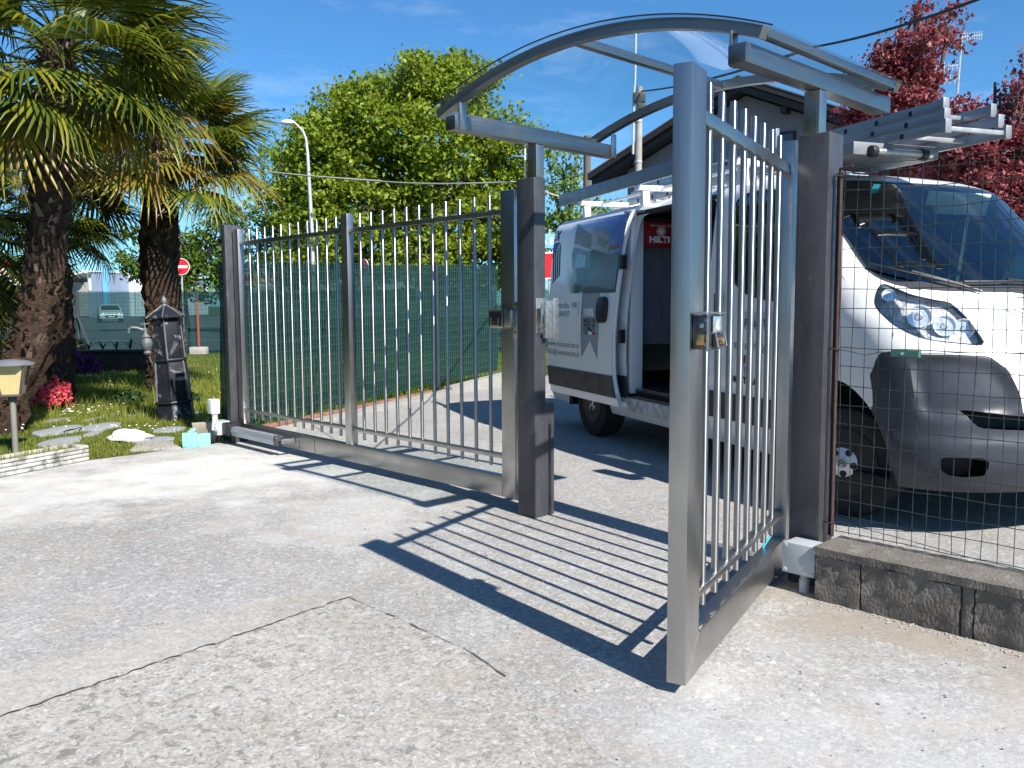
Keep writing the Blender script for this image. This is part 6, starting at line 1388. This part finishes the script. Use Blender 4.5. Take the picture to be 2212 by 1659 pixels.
# garden lamp
c_ = gnd(34, 979); GLp = thing('garden_lamp', 'short brown garden lamp with a yellow glass lantern behind the white planter', 'garden lamp', (c_.x, c_.y, 0), radians(20))
BRN = pm('brown_lamp_metal', (.085,.070,.062), .6, 0, .1, 8)
obj('lamp_post', MB().tube([(0,0,0),(0,0,.49)], .025, 14), pm('grey_lamp_post', (.20,.195,.17), .6), GLp, smooth=True); obj('collar', MB().tube([(0,0,.47),(0,0,.515)], .034, 14), BRN, GLp, smooth=True)
LG_ = pm('yellow_lantern_glass', (.52,.42,.20), .35, 0, .08, 6)
gl_ = MB(); q0 = [(-.075,-.075),(.075,-.075),(.075,.075),(-.075,.075)]; q1 = [(a*1.62, b*1.62) for a, b in q0]
gl_.add([(a, b, .535) for a, b in q0]+[(a, b, .785) for a, b in q1], [(0,3,2,1),(4,5,6,7),(0,1,5,4),(1,2,6,5),(2,3,7,6),(3,0,4,7)]); obj('lantern_glass', gl_, LG_, GLp)
obj('lantern_base', MB().box(-.085,.085,-.085,.085,.515,.534), BRN, GLp, bevel=.004)
for (a, b), (c2, d2) in zip(q0, q1): obj('lantern_bar', MB().bar((a*1.03, b*1.03, .53), (c2*1.02, d2*1.02, .79), .018, .018), BRN, GLp)
obj('lantern_cap', MB().lathe([(.205,.786),(.208,.796),(.15,.822),(.06,.838),(.0001,.84)], 8, (0,0,0), 'z', pi/8), pm('grey_cap', (.14,.145,.16), .5), GLp, bevel=.003)
# ribbed white planter
pd = Vector((-3.60+3.92, 7.17-6.46, 0)).normalized(); PL = thing('planter', 'long ribbed white concrete planter box lying at the edge of the yard', 'planter', (-3.60,7.17,0), atan2(pd.y, pd.x))
WC = pm('weathered_white_concrete', (.46,.45,.415), .9, 0, .18, 7, .6, 40, dirt=((.15,.14,.115), 9, .46, .62)); Lp = 1.5
obj('planter_side', MB().box(-Lp, 0, .0, .02, .0, .125), WC, PL, bevel=.004); obj('planter_side', MB().box(-Lp, 0, .24, .26, .0, .125), WC, PL, bevel=.004); obj('planter_end', MB().box(-.02, 0, .021, .239, .0, .125), WC, PL, bevel=.004)
for z in (.018, .055, .088, .12): obj('rib', MB().box(-Lp, .008, -.010, -.0005, z-.012, z+.012), WC, PL, bevel=.006); obj('rib', MB().box(.0005, .010, -.0, .26, z-.012, z+.012), WC, PL, bevel=.004)
obj('soil', MB().box(-Lp, -.021, .021, .239, .0, .10), pm('dry_soil', (.22,.19,.13), .95, 0, .3, 20, .6, 50), PL)
scatter_blades('planter_weeds', GRS, 500, lambda r, n: np.array([PL.matrix_basis @ Vector((-1.3*r.random()-.03, .03+.2*r.random(), .09)) for _ in range(n)]), .03, .09, .004, 77)
# small debris
def rock(name, label, cat, c, size, m, seed):
    mb = MB().ball((0,0,0), 1, 14, 9); r = random.Random(seed); mb.v = [tuple(Vector((x*size[0], y*size[1], max(z, -.4)*size[2]))*(1+.24*sin(x*5+seed)*cos(y*4)+.12*sin(z*9+x*7)+r.uniform(-.10,.10))) for x, y, z in mb.v]
    return obj(name, mb, m, smooth=True, label=label, cat=cat, loc=(c.x, c.y, size[2]*.38))
rock('white_stone', 'white limewashed lump of stone lying on the grass before the fountain', 'stone', gnd(277, 952), (.19,.11,.075), pm('white_plaster', (.62,.62,.60), .85, 0, .05, 10, .5, 40), 3)
TQ = pm('turquoise_foam', (.22,.62,.56), .7, 0, .05, 12, .2, 60)
c_ = gnd(408, 968); tq = thing('foam_blocks', 'turquoise foam block pieces on the concrete beside the gate opener', 'foam block', (c_.x, c_.y+.05, 0), radians(12))
obj('foam_piece', MB().box(-.07, .055, -.02, .02, 0, .135), TQ, tq, bevel=.004); obj('foam_piece', MB().obox((.10,.06,.058), (.9,.4,0), (-.4,.9,0), (0,0,1), .13, .03, .115), TQ, tq, bevel=.004); obj('foam_piece', MB().obox((.01,.02,.15), (.8,0,.5), (0,1,0), (-.5,0,.8), .07, .03, .03), TQ, tq, bevel=.003)
c_ = gnd(440, 962); obj('leaning_tile', MB().obox((0,0,.10), (.85,.5,.0), (-.45,.8,.30), (0,-.3,.95), .26, .03, .22), pm('beige_stone_tile', (.30,.26,.20), .85, 0, .2, 10), bevel=.004, label='beige stone tile leaning behind the turquoise foam', cat='tile', loc=(c_.x, c_.y+.12, 0))
a_ = gnd(280, 976); b_ = gnd(392, 970); d_2 = gnd(360, 955); e_2 = gnd(300, 958)
obj('cement_patch', MB().prism([(p.x, p.y) for p in (a_, b_, d_2, e_2)], lambda a, b, d: (a, b, d), -.01, .016), M['conc_strip'], kind='structure', bevel=.003)
# unseen foliage block added beyond the left edge, a dark reflection for the steel
rngh = np.random.default_rng(90); HG = thing('reflection_hedge', 'unseen wall of foliage added left of the yard to darken the steel reflections', 'reflection_hedge', (-11,3,0))
nH = 30000; Ph = np.stack([rngh.uniform(-.7,.7,nH), rngh.uniform(-8.5,13.5,nH), rngh.uniform(0,6.2,nH)], 1); Ph[:,0] = np.where(rngh.random(nH) < .8, .6+rngh.normal(size=nH)*.08, Ph[:,0])
obj('foliage', leaf_mesh('foliage', Ph, np.tile([1,0,.5], (nH,1)), .14, 1.7, rngh), m_leaf('laurel_leaf', [(.015,.035,.01),(.03,.06,.015),(.04,.08,.02)], .2), HG)
obj('branch_core', MB().box(-.4,.4,-8.4,13.4,0,6.0), pm('reflection_hedge_core', (.02,.025,.012), 1), HG)
